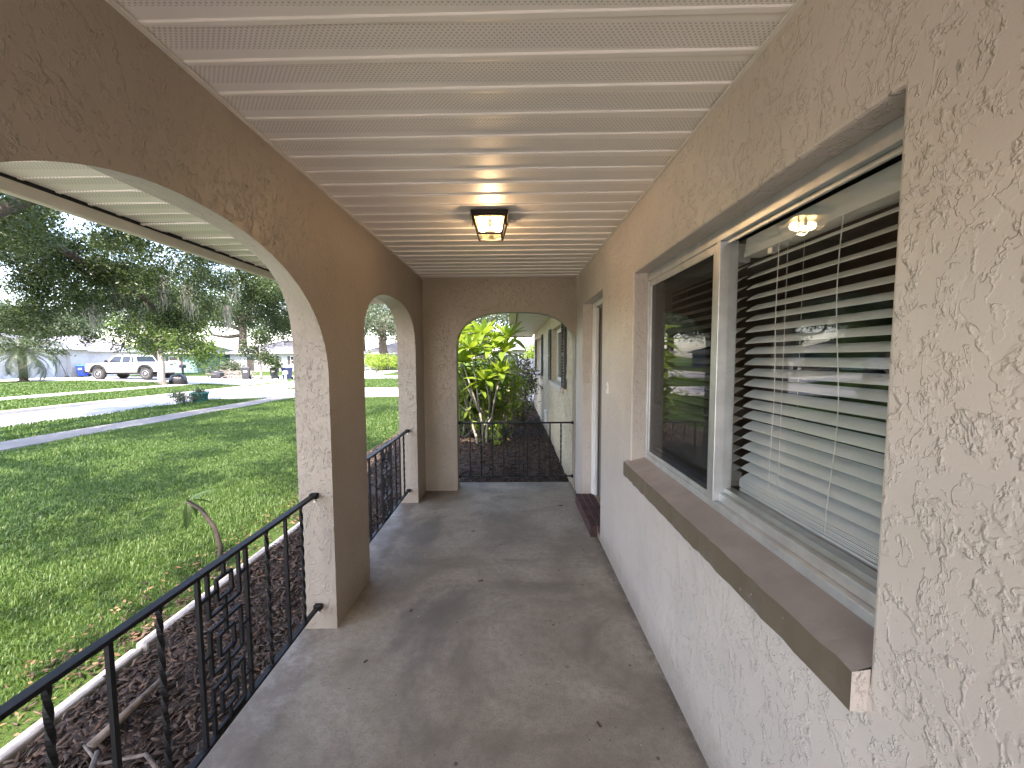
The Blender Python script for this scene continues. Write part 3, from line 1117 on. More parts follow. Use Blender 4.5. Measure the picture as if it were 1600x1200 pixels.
tw = [.877 - 2 * sp, .877, 1.172, 1.707, 1.995]
pl = [.877 - sp, 1.02, 1.321, 1.568, 1.853]
railing((-1.10, .51), (-1.10, 2.147), .14, 'black iron porch railing with fret panel in the near arch by the lawn',
        [(1.321 - y0r, 1.568 - y0r)], [q - y0r for q in pl], [q - y0r for q in tw], (0, 1.637))
L2 = 4.10 - 2.67
c2 = L2 / 2
railing((-1.10, 2.67), (-1.10, 4.10), .14, 'short black iron railing between the pillar and the porch corner',
        [(c2 - .13, c2 + .13)], [c2 - .13, c2 + .13, c2 - .41, c2 + .41], [c2 - .27, c2 + .27, c2 - .55, c2 + .55], (0, L2))
x3 = [-.495, -.366, -.229, -.100, .181, .318, .447, .576]
railing((-.633, 4.58), (.727, 4.58), .14, 'black iron railing across the far arch in front of the plants',
        [(-.100 + .633, .181 + .633)], [x3[0] + .633, x3[2] + .633, x3[3] + .633, x3[4] + .633, x3[6] + .633], [x3[1] + .633, x3[5] + .633, x3[7] + .633], (0, 1.36))

# ------------------------------------------------------------------ garden bed and edging
BZ = -.13
b = MB()
for i in range(40):
    for j in range(6):
        pass
def bed(name, x0, x1, y0, y1, zfn, st_=.12):
    ax = np.linspace(x0, x1, max(3, int((x1 - x0) / st_)))
    ay = np.linspace(y0, y1, max(3, int((y1 - y0) / st_)))
    XX, YY = np.meshgrid(ax, ay, indexing='ij')
    ZZ = zfn(XX, YY) + .018 * np.sin(XX * 9 + YY * 5) * np.sin(YY * 7 - XX * 3)
    VV = np.stack([XX, YY, ZZ], -1).reshape(-1, 3)
    k = len(ay)
    i_, j_ = np.meshgrid(np.arange(len(ax) - 1), np.arange(k - 1), indexing='ij')
    q_ = (i_ * k + j_).ravel()
    o = np_mesh(name, VV, np.stack([q_, q_ + k, q_ + k + 1, q_ + 1], 1), M_MULCH)
    return tag(o, kind='structure')
zl = lambda x, y: np.full_like(x, BZ)
def zf(x, y):
    return np.interp(y, [4.7, 5.2, 7, 13, 16], [-.10, -.06, -.02, -.03, -.06]) + np.interp(x, [-2.6, -1.2, .9], [-.10, 0, 0])
bed('mulch_bed', -2.10, -1.19, -2.6, 4.75, zl)
bed('mulch_bed', -2.6, .76, 4.72, 16.0, zf)

def chips(name, x0, x1, y0, y1, n, zfn, m, label, lift=.0, L=(.018, .06), fun=None):
    x = rng.uniform(x0, x1, n)
    y = rng.uniform(y0, y1, n)
    if fun is not None:
        k = fun(x, y)
        x, y = x[k], y[k]
        n = len(x)
    z = zfn(x, y) + .018 * np.sin(x * 9 + y * 5) * np.sin(y * 7 - x * 3) + rng.uniform(.002, .024, n) + lift
    l = rng.uniform(L[0], L[1], n)
    w = l * rng.uniform(.18, .42, n)
    h = rng.uniform(.002, .006, n)
    a = rng.uniform(0, math.pi * 2, n)
    tl = rng.normal(0, .35, n)
    d = np.stack([np.cos(a) * np.cos(tl), np.sin(a) * np.cos(tl), np.sin(tl)], 1)
    s = unit(np.cross(d, np.stack([rng.normal(0, .3, n), rng.normal(0, .3, n), np.ones(n)], 1)))
    u = np.cross(s, d)
    c = np.stack([x, y, z], 1)
    P = []
    for e in (-1, 1):
        for f, g in ((-1, -1), (1, -1), (1, 1), (-1, 1)):
            P.append(c + d * (l / 2 * e)[:, None] + s * (w / 2 * f * (1 if e < 0 else .6))[:, None] + u * (h / 2 * g)[:, None])
    VV = np.stack(P, 1).reshape(-1, 3)
    base = (np.arange(n) * 8)[:, None, None]
    Q = np.array([[0, 1, 2, 3], [7, 6, 5, 4], [0, 4, 5, 1], [1, 5, 6, 2], [2, 6, 7, 3], [3, 7, 4, 0]])
    FF = (base + Q[None]).reshape(-1, 4)
    o = np_mesh(name, VV, FF, m)
    return tag(o, label, 'mulch', kind='stuff')
chips('mulch', -2.10, -1.21, .2, 4.7, 9000, zl, M_CHIP, 'dark bark mulch in the bed under the railing')
chips('mulch', -2.5, .72, 4.85, 13.0, 15000, zf, M_CHIP, 'brown bark mulch beside the house wing', 0, (.025, .085))
zg = lambda x, y: gz(x, y) + .0
chips('mulch', -2.95, -2.22, .8, 6.5, 3800, zg, M_CHIP, 'scattered mulch along the outer side of the edging', -.004,
      fun=lambda x, y: rng.random(len(x)) < np.exp(-((-2.22 - x) / .28) ** 2) * (.55 + .45 * np.sin(y * 3.1)))
def litter(name, n, x0, x1, y0, y1, zfn, label):
    x = rng.uniform(x0, x1, n)
    y = rng.uniform(y0, y1, n)
    C_ = np.stack([x, y, zfn(x, y) + rng.uniform(.02, .045, n)], 1)
    o = leaves(name, C_, rng.uniform(.02, .05, n), rng.uniform(.008, .02, n), M_LITTER, None, 0, .8)
    return tag(o, label, 'leaf litter', kind='stuff')
litter('leaf_litter', 260, -2.09, -1.22, .2, 4.7, zl, 'dry fallen leaves on the mulch under the railing')
litter('leaf_litter', 900, -2.5, .7, 4.9, 12.5, zf, 'dry fallen leaves on the mulch by the wing')
litter('leaf_litter', 900, -2.7, -2.2, .8, 7, zg, 'dry fallen leaves along the garden edging')

# concrete edging in cast lengths
ed = empty('garden_edging', (-2.15, 2.0, -.2))
tag(ed, 'pale concrete edging strip between mulch bed and lawn', 'edging')
y = -2.6
while y < 8.0:
    L_ = 1.18
    x_ = -2.15 + rng.normal() * .006
    o = MB().box(-.034, .034, 0, L_, -.16, 0).build('edging_block', M_EDGING, ed, bevel=.012)
    o.location = (x_ + 2.15, y - 2.0, .095 + rng.normal() * .008)
    o.rotation_euler = (rng.normal() * .004, 0, rng.normal() * .006)
    y += L_ + .012

# sticks and roots lying in the bed
def stick(pts_, r, label):
    o = MB().tube(pts_, [r * (1.1 - .5 * k / (len(pts_) - 1)) for k in range(len(pts_))], 7).build('fallen_branch', M_DEADWOOD, None, True)
    tag(o, label, 'branch', 'branches lying in the mulch bed')
stick([(-1.45, 1.05, -.075), (-1.55, 1.2, -.05), (-1.60, 1.36, -.07), (-1.72, 1.52, -.08)], .015, 'broken grey branch in the mulch under the railing, nearest the camera')
stick([(-1.78, 1.55, -.09), (-1.74, 1.72, -.05), (-1.76, 1.90, -.06)], .02, 'short thick broken branch standing out of the dark mulch')
stick([(-1.35, 1.42, -.09), (-1.50, 1.50, -.07), (-1.66, 1.47, -.08), (-1.85, 1.58, -.1)], .008, 'thin crooked twig lying across the mulch under the fret panel')

# small debris on the porch floor
for k, (x, y, l, a) in enumerate(((-.22, 2.62, .03, .4), (-.62, 2.3, .02, 1.2), (.36, 1.55, .025, 2.0), (-.35, 3.4, .03, .3), (.5, 4.0, .045, 0), (-.75, 1.9, .02, .8))):
    o = MB().hexa([(-l / 2, -.004, .001), (l / 2, -.003, .001), (l / 2, .004, .001), (-l / 2, .005, .001)], [(-l / 2, -.003, .005), (l / 2, -.002, .007), (l / 2, .003, .007), (-l / 2, .004, .004)]).build('wood_chip', M_CHIP)
    o.location = (x, y, 0)
    o.rotation_euler = (0, 0, a)
    tag(o, ('dark mulch chip in the middle of the porch floor, level with the pillar', 'tiny chip on the floor close to the near pillar', 'tiny chip on the porch floor below the window sill',
            'mulch chip on the floor towards the far railing', 'pale-edged chip on the floor beside the brick step', 'tiny chip on the floor beside the near railing')[k], 'chip', 'mulch chips on the porch floor')

# ------------------------------------------------------------------ grass
def blades(name, x0, x1, y0, y1, n, h, w, label, keep=None):
    x = rng.uniform(x0, x1, n)
    y = rng.uniform(y0, y1, n)
    if keep is not None:
        k = keep(x, y)
        x, y = x[k], y[k]
        n = len(x)
    z = gz(x, y) - .005
    a = rng.uniform(0, 2 * math.pi, n)
    lean = rng.uniform(.15, 1.1, n)
    hh = h * rng.uniform(.5, 1.25, n) * (1 + .35 * np.sin(x * 2.3 + 1) * np.sin(y * 1.9))
    ww = w * rng.uniform(.7, 1.3, n)
    d = np.stack([np.cos(a), np.sin(a), np.zeros(n)], 1)
    s = np.stack([-np.sin(a), np.cos(a), np.zeros(n)], 1)
    p0 = np.stack([x, y, z], 1)
    up = np.array([0, 0, 1.])
    p1 = p0 + up * (hh * .6)[:, None] + d * (hh * lean * .25)[:, None]
    p2 = p0 + up * (hh * (1 - .28 * lean))[:, None] + d * (hh * lean * .8)[:, None]
    VV = np.stack([p0 - s * (ww * .4)[:, None], p0 + s * (ww * .4)[:, None], p1 + s * (ww * .5)[:, None], p1 - s * (ww * .5)[:, None], p2], 1).reshape(-1, 3)
    bi = (np.arange(n) * 5)[:, None]
    Q = np.concatenate([bi + np.array([[0, 1, 2]]), bi + np.array([[0, 2, 3]]), bi + np.array([[3, 2, 4]])], 1).reshape(-1, 3)
    o = np_mesh(name, VV, Q, M_GRASS)
    return tag(o, label, 'grass', kind='stuff')
edge = lambda x, y: (x < -2.24 - .42 * rng.random(len(x)) ** 2 - .22 * (np.sin(y * 2.1) + 1) * rng.random(len(x))) | ((y > 6.5) & (x < -2.5))
vis = lambda x, y: edge(x, y) & (y > -x * .70 - 1.2)
blades('grass', -6.5, -2.2, 1.0, 9.0, 190000, .055, .0055, 'short green lawn grass beside the porch', vis)
blades('grass', -9.6, -4.5, 3.0, 17.2, 130000, .065, .010, 'green lawn grass in the middle of the front yard', vis)
blades('grass', -4.5, -1.5, 8.0, 17.2, 26000, .085, .013, 'green lawn grass beyond the porch corner', lambda x, y: x < -2.5)
blades('grass', -13.4, -10.8, 7, 17.2, 16000, .09, .02, 'strip of grass between sidewalk and street', None)
blades('grass', -13.4, 0, 22.8, 35, 26000, .10, .035, 'grass beyond the near driveway', None)
blades('grass', -30, -22, 15, 26.4, 26000, .10, .04, 'grass in the yard across the street', None)
blades('grass', -20.8, -18.1, 12, 26.4, 12000, .09, .03, 'strip of grass beyond the street', None)

# ------------------------------------------------------------------ trees
def limb(p0, p1, bend=.12, n=7):
    p0, p1 = np.array(p0, float), np.array(p1, float)
    L_ = np.linalg.norm(p1 - p0)
    off = rng.normal(size=3) * bend * L_
    ts = np.linspace(0, 1, n)
    return [tuple(p0 + (p1 - p0) * t + off * math.sin(t * math.pi) + rng.normal(size=3) * .012 * L_ * (0 < t < 1)) for t in ts]

def taper(r0, r1, n=7):
    return [r0 + (r1 - r0) * (k / (n - 1)) ** .8 for k in range(n)]

def simple_tree(name, label, base, h, crown, nl, L, mleaf, mbark, r, cat='tree', group=None, W=.5, nlimb=7, clump=14, spread=.28):
    """crown: list of (dx, dy, z, rx, ry, rz) above the base"""
    x, y = base
    z0 = g1(x, y) - .05
    t = empty(name, (x, y, z0))
    tag(t, label, cat, group)
    C_ = [(c[0], c[1], c[2]) for c in crown]
    Rr = [c[3:] for c in crown]
    b = MB()
    top = h * .62
    b.tube(limb((0, 0, 0), (rng.normal() * .08, rng.normal() * .08, top), .02), taper(r, r * .5), 9)
    for k in range(nlimb):
        c = C_[k % len(C_)]
        rr = Rr[k % len(C_)]
        e = (c[0] + rng.normal() * rr[0] * .35, c[1] + rng.normal() * rr[1] * .35, c[2] + rng.normal() * rr[2] * .3)
        b.tube(limb((0, 0, top * rng.uniform(.55, .98)), e), taper(r * .42, r * .08), 6)
    b.build('trunk', mbark, t, True)
    P = clumped(C_, Rr, max(4, nl // clump), clump, spread)
    leaves('crown', P, L * rng.uniform(.7, 1.3, len(P)), L * W * rng.uniform(.7, 1.3, len(P)), mleaf, t)
    return t

# --- the big oak whose limbs hang over the street; its trunk stands left of the view
oak = empty('oak_tree', (-11.6, 4.4, g1(-11.6, 4.4)))
tag(oak, 'large oak with dark overhanging branches and hanging grey moss', 'tree')
OB = np.array([-11.6, 4.4, g1(-11.6, 4.4)])
def olimb(pts_, r0, r1):
    P = []
    for i in range(len(pts_) - 1):
        seg_ = limb(pts_[i], pts_[i + 1], .05, 6)
        P += seg_ if i == 0 else seg_[1:]
    b = MB().tube([tuple(np.array(p) - OB) for p in P], taper(r0, r1, len(P)), 8)
    b.build('limb', M_BARK, oak, True)
    return P
MB().tube([(0, 0, -.3), (.05, 0, .4), (.1, .1, 1.6), (.2, .3, 3.2)], [.62, .45, .38, .36], 12).build('trunk', M_BARK, oak, True)
fork = (-11.4, 4.7, 3.0)
L_vis = []
L_vis.append(olimb([fork, (-12.6, 8.2, 5.1), (-13.0, 11.0, 4.9), (-12.2, 13.2, 3.6), (-12.3, 14.6, 2.7)], .22, .05))
L_vis.append(olimb([fork, (-10.5, 9.0, 5.2), (-9.8, 12.5, 5.0), (-8.9, 16.0, 4.3)], .20, .04))
L_vis.append(olimb([(-12.6, 8.2, 5.1), (-15.0, 11.5, 5.6), (-15.5, 14.5, 4.7), (-14.6, 17.5, 3.9)], .13, .03))
L_vis.append(olimb([(-9.8, 12.5, 5.0), (-10.4, 15.5, 4.6), (-10.0, 18.0, 3.4), (-9.6, 19.0, 2.5)], .08, .02))
L_vis.append(olimb([(-13.0, 11.0, 4.9), (-14.6, 12.3, 3.9), (-15.6, 13.2, 3.0)], .06, .02))
L_vis.append(olimb([fork, (-8.6, 5.5, 6.4), (-5.5, 6.5, 7.2), (-4.2, 8.5, 7.2)], .2, .04))
L_vis.append(olimb([fork, (-8.5, 2.0, 6.6), (-6.6, 0.9, 7.4), (-5.0, -.2, 7.6)], .2, .04))
L_vis.append(olimb([fork, (-10.5, 1.8, 6.4), (-9.8, -1.0, 7.4)], .18, .04))
# leaf clumps that hang along the limbs in view
cc, rr = [], []
for P in L_vis[:5]:
    for p in P[4:]:
        for _ in range(3):
            cc.append(np.array(p) + rng.normal(size=3) * (.65, .65, .42) + (0, 0, .05))
            rr.append((rng.uniform(.35, .75), rng.uniform(.35, .75), rng.uniform(.22, .5)))
extra = [(-13.6, 10.3, 5.2, 1.3), (-12.4, 10.6, 5.6, 1.2), (-13.9, 11.8, 4.6, 1.0), (-12.9, 12.6, 4.9, 1.0), (-14.9, 12.2, 5.6, 1.2), (-14.8, 12.6, 3.4, .8),
         (-11.4, 12.6, 5.1, 1.1), (-11.6, 14.4, 4.6, 1.1), (-12.6, 15.6, 3.9, .9), (-10.6, 14.6, 5.2, 1.1), (-10.2, 16.8, 4.6, 1.0), (-9.4, 16.6, 4.7, 1.0), (-8.8, 17.6, 4.2, .9), (-9.4, 18.6, 3.4, .8),
         (-13.2, 17.6, 4.8, 1.2), (-11.6, 18.4, 4.3, 1.1), (-14.9, 15.6, 5.0, 1.2), (-16.0, 13.6, 5.2, 1.1), (-9.9, 19.2, 2.4, .55), (-12.4, 14.9, 2.9, .6), (-15.8, 13.3, 2.9, .6),
         (-16.9, 14.0, 2.3, .7), (-15.3, 12.0, 2.45, .6), (-16.2, 14.2, 2.9, .8), (-16.8, 13.6, 3.6, .9), (-10.5, 17.0, 2.5, .55), (-10.2, 17.4, 3.3, .7), (-11.2, 17.2, 3.5, .8), (-15.0, 14.8, 3.4, .8), (-14.2, 15.0, 3.0, .6), (-9.6, 16.2, 3.7, .7), (-12.2, 16.6, 3.3, .8)]
for x, y, z, r in extra:
    for _ in range(5):
        cc.append(np.array((x, y, z)) + rng.normal(size=3) * r * (.55, .55, .35))
        rr.append((r * .45, r * .45, r * .3))
P = clumped(np.array(cc) - OB, rr, 8200, 17, .11)
leaves('crown', P, rng.uniform(.06, .125, len(P)), rng.uniform(.028, .055, len(P)), M_OAK, oak, .15)
# the higher canopy over the lawn, out of view behind the porch roof but throwing the dappled shade
cc, rr = [], []
for P in L_vis[5:]:
    for p in P[3::2]:
        cc.append(np.array(p) + rng.normal(size=3) * .5)
        rr.append((.75, .75, .4))
for x, y in ((-10.2, 3.4), (-10.0, 5.0), (-10.5, 6.6), (-9.9, 7.8), (-13, 4.5), (-14.5, 6.5)):
    cc.append((x, y, 6.3))
    rr.append((.9, .9, .4))
for _ in range(13):
    cc.append((rng.uniform(-7.0, -2.6), rng.uniform(-2.6, 3.2), rng.uniform(6.4, 8.0)))
    s_ = rng.uniform(.35, .8)
    rr.append((s_, s_, s_ * .5))
for _ in range(24):
    cc.append((rng.uniform(-9.5, -2.8), rng.uniform(-1.6, 8.6), rng.uniform(6.2, 8.2)))
    s_ = rng.uniform(.45, 1.05)
    rr.append((s_, s_, s_ * .5))
P = clumped(np.array(cc) - OB, rr, 1800, 13, .12)
leaves('upper_crown', P, rng.uniform(.10, .19, len(P)), rng.uniform(.05, .09, len(P)), M_OAK, oak, .1, .3)
cc = [(-10.3 + rng.normal() * .5, y + rng.normal() * .3, 6.2 + rng.normal() * .2) for y in np.arange(2.2, 8.6, .6)] + [(-14.5 + rng.normal() * 1.2, y, 6.4) for y in np.arange(1.0, 7.0, 1.2)]
P = clumped(np.array(cc) - OB, [(.8, .8, .35)] * len(cc), 520, 12, .2)
leaves('shade_crown', P, rng.uniform(.12, .2, len(P)), rng.uniform(.06, .1, len(P)), M_OAK, oak, .1, .3)
# Spanish moss
def moss(px, py, pz, L_, n, w):
    b = []
    for _ in range(n):
        x = px + rng.normal() * w
        y = py + rng.normal() * w
        l = L_ * rng.uniform(.35, 1.0)
        k = 7
        pts_ = np.array([[x + rng.normal() * .025, y + rng.normal() * .025, pz - l * i / (k - 1)] for i in range(k)])
        b.append((pts_, rng.uniform(.008, .02)))
    VV, FF = [], []
    for pts_, ww in b:
        a = rng.uniform(0, math.pi)
        s = np.array([math.cos(a), math.sin(a), 0])
        for i in range(len(pts_)):
            f = (1 - abs(i / 6 - .35)) * ww
            VV += [pts_[i] - s * f, pts_[i] + s * f]
        o0 = len(VV) - 2 * len(pts_)
        for i in range(len(pts_) - 1):
            FF.append((o0 + 2 * i, o0 + 2 * i + 1, o0 + 2 * i + 3, o0 + 2 * i + 2))
    np_mesh('moss', np.array(VV) - OB, np.array(FF), M_MOSS, oak)
moss(-12.75, 13.0, 4.6, 1.9, 60, .14)
moss(-11.9, 13.6, 4.4, 1.6, 45, .11)
moss(-11.2, 13.8, 4.2, 1.5, 40, .10)
moss(-13.4, 12.7, 3.4, 1.1, 40, .08)
moss(-10.2, 14.6, 4.5, 1.0, 30, .08)
moss(-14.2, 15.2, 3.7, 1.2, 30, .09)
moss(-10.9, 15.2, 3.6, 1.2, 34, .09)

# --- trees across the street and beyond
simple_tree('street_tree', 'bright green tree with pale trunk beside the driveway across the street', (-22.0, 24.7), 5.6,
            [(-.6, .2, 2.7, 1.6, 1.4, .8), (1.5, .2, 2.9, 1.7, 1.5, 1.2), (.9, .4, 4.2, 1.8, 1.6, 1.2), (2.6, .3, 2.0, 1.0, 1.0, .9), (-1.6, .1, 3.9, 1.3, 1.3, .9), (.3, .2, 5.4, 1.4, 1.3, .9)],
            13000, .17, M_OAKSUN, M_PALEBARK, .22, clump=12, spread=.2)
def big(name, label, x, y, h, r, m, nl=9000, L=.34, group='trees in the background', zlow=.35, mb=M_BARK):
    cr = []
    for k in range(9):
        a = k * 2.4
        q_ = r * (.62 if k else 0)
        zz = h * (zlow + (1 - zlow) * rng.uniform(.15, .85))
        cr.append((math.cos(a) * q_, math.sin(a) * q_, zz, r * rng.uniform(.42, .6), r * rng.uniform(.42, .6), h * rng.uniform(.13, .2)))
    cr[0] = (0, 0, h * .82, r * .6, r * .6, h * .17)
    return simple_tree(name, label, (x, y), h, cr, nl, L, m, mb, r * .09 + .1, group=group, clump=13, spread=r * .085)
big('background_tree', 'tall dark green tree behind the parked truck', -40.0, 44.0, 11.5, 6.0, M_FARLEAF)
big('background_tree', 'dark green tree rising behind the garage roof', -54.0, 40.0, 8, 5.0, M_FARLEAF)
big('background_tree', 'grey green tree behind the pale roofed house, left of the arch pillar', -30.5, 62.0, 13, 7.0, M_GREYLEAF, 9000, .4)
big('background_tree', 'green tree between the two far houses', -41.0, 60.0, 14, 7.5, M_FARLEAF, 9000, .42)
big('background_tree', 'dark tree standing at the far left above the garage', -64.0, 54.0, 9, 6.0, M_FARLEAF, 8000, .42)
big('background_tree', 'silvery oak framed by the narrow arch', -19.5, 60.0, 12.5, 8.0, M_GREYLEAF, 12000, .36, zlow=.22)
big('background_tree', 'green tree beyond the plumeria seen through the far arch', -3.0, 42.0, 9.0, 6.0, M_GREYLEAF, 9000, .34, zlow=.3)
big('background_tree', 'distant tree line clump between arch pillar and plumeria', -9.5, 66.0, 11.0, 7.0, M_FARLEAF, 8000, .42, zlow=.2)
big('background_tree', 'tree behind the white fence at the end of the wing', 5.5, 30.0, 8.0, 4.5, M_FARLEAF, 6000, .3)
big('background_tree', 'dense far tree closing the street at left', -78.0, 66.0, 10, 8.0, M_FARLEAF, 8000, .5)
big('background_tree', 'far oak on the corner behind the bins', -27.0, 72.0, 14, 8.0, M_FARLEAF, 8000, .45)
# small tree right of the street tree, dark leaves, by the corner
simple_tree('corner_sapling', 'thin pale-trunked young tree on the corner grass beside the bins', (-22.3, 35.0), 5.0,
            [(.3, 0, 2.0, 1.1, .8, .6), (1.2, 0, 1.4, .7, .6, .5), (-.9, 0, 2.7, 1.0, .8, .7), (.2, 0, 4.0, 1.3, 1.0, .9)], 2600, .22, M_OAK, M_PALEBARK, .13, clump=10, spread=.2)

def bush(name, label, x, y, r, h, m, nl, L, group=None, z=None):
    z0 = g1(x, y) if z is None else z
    t = empty(name, (x, y, z0))
    tag(t, label, 'bush', group)
    b = MB()
    for k in range(7):
        a = k * .9
        b.tube(limb((0, 0, 0), (math.cos(a) * r * .6, math.sin(a) * r * .6, h * .8), .08, 5), taper(.03, .008, 5), 5)
    b.build('stem', M_BARK, t, True)
    cr = [(rng.normal() * r * .4, rng.normal() * r * .4, h * rng.uniform(.35, .75)) for _ in range(8)]
    P = clumped(cr, [(r * .5, r * .5, h * .28)] * 8, nl // 10, 10, r * .09)
    leaves('foliage', P, L * rng.uniform(.7, 1.3, len(P)), L * .5, m, t)
    return t
bush('hedge_bush', 'lime green bush by the road, framed in the narrow arch', -17.2, 50.0, 2.2, 2.6, M_LIMELEAF, 3500, .24)
bush('hedge_bush', 'rounded green bush beside the road at the right of the narrow arch', -13.6, 51.0, 2.2, 2.3, M_LIMELEAF, 3500, .24)
bush('hedge_bush', 'low olive bush next to the brush pile across the street', -26.5, 36.5, 1.6, 1.8, M_GREYLEAF, 2200, .2)
bush('clipped_bush', 'sunlit yellow green rounded bush above the white fence', 1.15, 17.6, 1.05, 2.35, M_LIMELEAF, 4500, .13)

bush('hedge_bush', 'sunlit green hedge behind the plumeria', -1.9, 14.5, 1.2, 1.7, M_LIMELEAF, 3000, .14)
bush('hedge_bush', 'dense green bush behind the plumeria, left of the board fence', -.6, 16.5, 1.1, 1.9, M_FARLEAF, 3000, .15)
# brush pile
t = empty('brush_pile', (-23.6, 33.4, g1(-23.6, 33.4)))
tag(t, 'heap of cut dry branches left at the roadside', 'brush pile')
b = MB()
for k in range(150):
    a = rng.uniform(0, math.pi * 2)
    x, y = rng.normal() * 1.0, rng.normal() * .5
    l = rng.uniform(.5, 1.3)
    z = rng.uniform(.05, .75) * math.exp(-(x / 1.3) ** 2)
    b.bar((x, y, z), (x + math.cos(a) * l, y + math.sin(a) * l * .6, z + rng.normal() * .22), .03)
tag(b.build('branches', M_PALEBARK, t), kind='stuff')

# --- palm
def palm(x, y):
    z0 = g1(x, y)
    t = empty('palm_tree', (x, y, z0))
    tag(t, 'stout palm with drooping grey green fronds in front of the garage', 'palm')
    b = MB()
    prof = []
    for k in range(20):
        z = k * .1
        prof.append((.19 + (.05 if k < 2 else 0) + (.018 if k % 2 else 0), z))
    b.lathe(prof, (0, 0, -.05), 12)
    b.build('trunk', simple('palm_bark_shaded', (.035, .028, .022), .95, .4, 12, .8, 25, bdist=.03), t)  # bark colour darkened to stand in for shade from the oak
    for k in range(44):
        a = k * 2.399
        el = R(80 - 100 * (k / 44) ** .9)
        L_ = rng.uniform(1.9, 2.7)
        pts_ = []
        p = np.array([0, 0, 1.85])
        e = el
        for i in range(9):
            pts_.append(p.copy())
            p = p + np.array([math.cos(a) * math.cos(e), math.sin(a) * math.cos(e), math.sin(e)]) * L_ / 8
            e -= R(9 + 4 * i * .6)
        pts_ = np.array(pts_)
        VV, FF = [], []
        sd_ = np.array([-math.sin(a), math.cos(a), 0])
        for i in range(1, 9):
            for f in (0, .33, .66):
                if i == 8 and f:
                    continue
                c = pts_[i] + (pts_[min(i + 1, 8)] - pts_[i]) * f
                dr = unit((pts_[i] - pts_[i - 1])[None])[0]
                ll = .55 * math.sin(math.pi * (i + f) / 9.5) + .12
                for sg in (-1, 1):
                    tip = c + sd_ * sg * ll * .75 + dr * ll * .6 - np.array([0, 0, ll * .35])
                    o0 = len(VV)
                    VV += [c - dr * .03, c + dr * .03, tip]
                    FF.append((o0, o0 + 1, o0 + 2))
        fr = np_mesh('frond', np.array(VV), np.array(FF), M_PALM, t)
        MB().tube([tuple(q_) for q_ in pts_], taper(.022, .005, 9), 5).build('rib', M_PALM, fr, True)
palm(-32.2, 25.9)

# ------------------------------------------------------------------ plumeria and shrubs at the far end
def leaf_mesh(L_, W_, bend, seed):
    b = MB()
    n = 5
    rows = []
    for k in range(n + 1):
        f = k / n
        w = W_ * .5 * (math.sin(math.pi * min(1, f * .92 + .06)) ** .8) * (1 if k < n else .1)
        z = -bend * L_ * f * f
        rows.append((f * L_, w, z))
    for x, w, z in rows:
        b.v += [(x, -w, z + w * .28), (x, 0, z), (x, w, z + w * .28)]
    for k in range(n):
        for e in range(2):
            b.f.append((k * 3 + e, k * 3 + e + 1, k * 3 + 3 + e + 1, k * 3 + 3 + e))
    return b.mesh('leaf', M_PLUM, fix=False)
LM = [leaf_mesh(.34, .085, .25, 0), leaf_mesh(.28, .075, .1, 1), leaf_mesh(.37, .09, .45, 2), leaf_mesh(.22, .06, .05, 3)]
def rosette(t, c, n, sc_=1., droop=0.):
    for k in range(n):
        f = k / n
        o = add('leaf', LM[[3, 1, 0, 2][min(3, int(f * 4))]], t, c)
        el = R(70 - 75 * f - droop * f)
        o.rotation_euler = (rng.normal() * .25, -el, k * 2.399 + rng.normal() * .2)
        s_ = sc_ * rng.uniform(.8, 1.15)
        o.scale = (s_, s_, s_)
def plumeria():
    bx, by = -.52, 7.05
    z0 = -.02
    t = empty('plumeria_shrub', (bx, by, z0))
    tag(t, 'sunlit plumeria shrub with long yellow green leaves and pale bare stems', 'shrub')
    def stem(pts_, r):
        MB().tube(pts_, taper(r, r * .62, len(pts_)), 7).build('stem', M_PLUMBARK, t, True)
    tips = []
    # (dx, dy, z) world offsets of the branch tips, grouped by main stem
    mains = [((-.10, .0), [(-.36, .0, 1.48), (-.20, -.12, 1.72), (-.47, .25, 1.83), (-.33, .35, 1.15)]),
             ((.06, .10), [(.06, -.08, 1.15), (.20, .25, 1.74), (.00, .30, 1.98), (-.10, .1, .98)]),
             ((.16, .05), [(.38, .15, 1.66), (.33, -.08, 1.28), (.43, .35, 1.92), (.24, .2, .95)]),
             ((-.30, .25), [(-.58, .3, 1.35), (-.46, .55, 2.05), (-.18, .6, 1.6), (-.62, .1, .85)])]
    for (sx, sy), tp in mains:
        fx, fy = sx + rng.normal() * .05, sy + rng.normal() * .05
        fork_ = (fx, fy, rng.uniform(.45, .6))
        stem(limb((sx * .4, sy * .4, -.03), fork_, .1, 6), .027)
        for q_ in tp:
            mid = ((fx + q_[0]) / 2 + rng.normal() * .05, (fy + q_[1]) / 2 + rng.normal() * .05, (fork_[2] + q_[2]) / 2 - .05)
            stem([fork_, mid, q_], .018)
            tips.append(q_)
    for q_ in tips:
        rosette(t, q_, 18 if q_[2] > 1.1 else 12, 1.5 if q_[2] > 1.1 else 1.15)
plumeria()

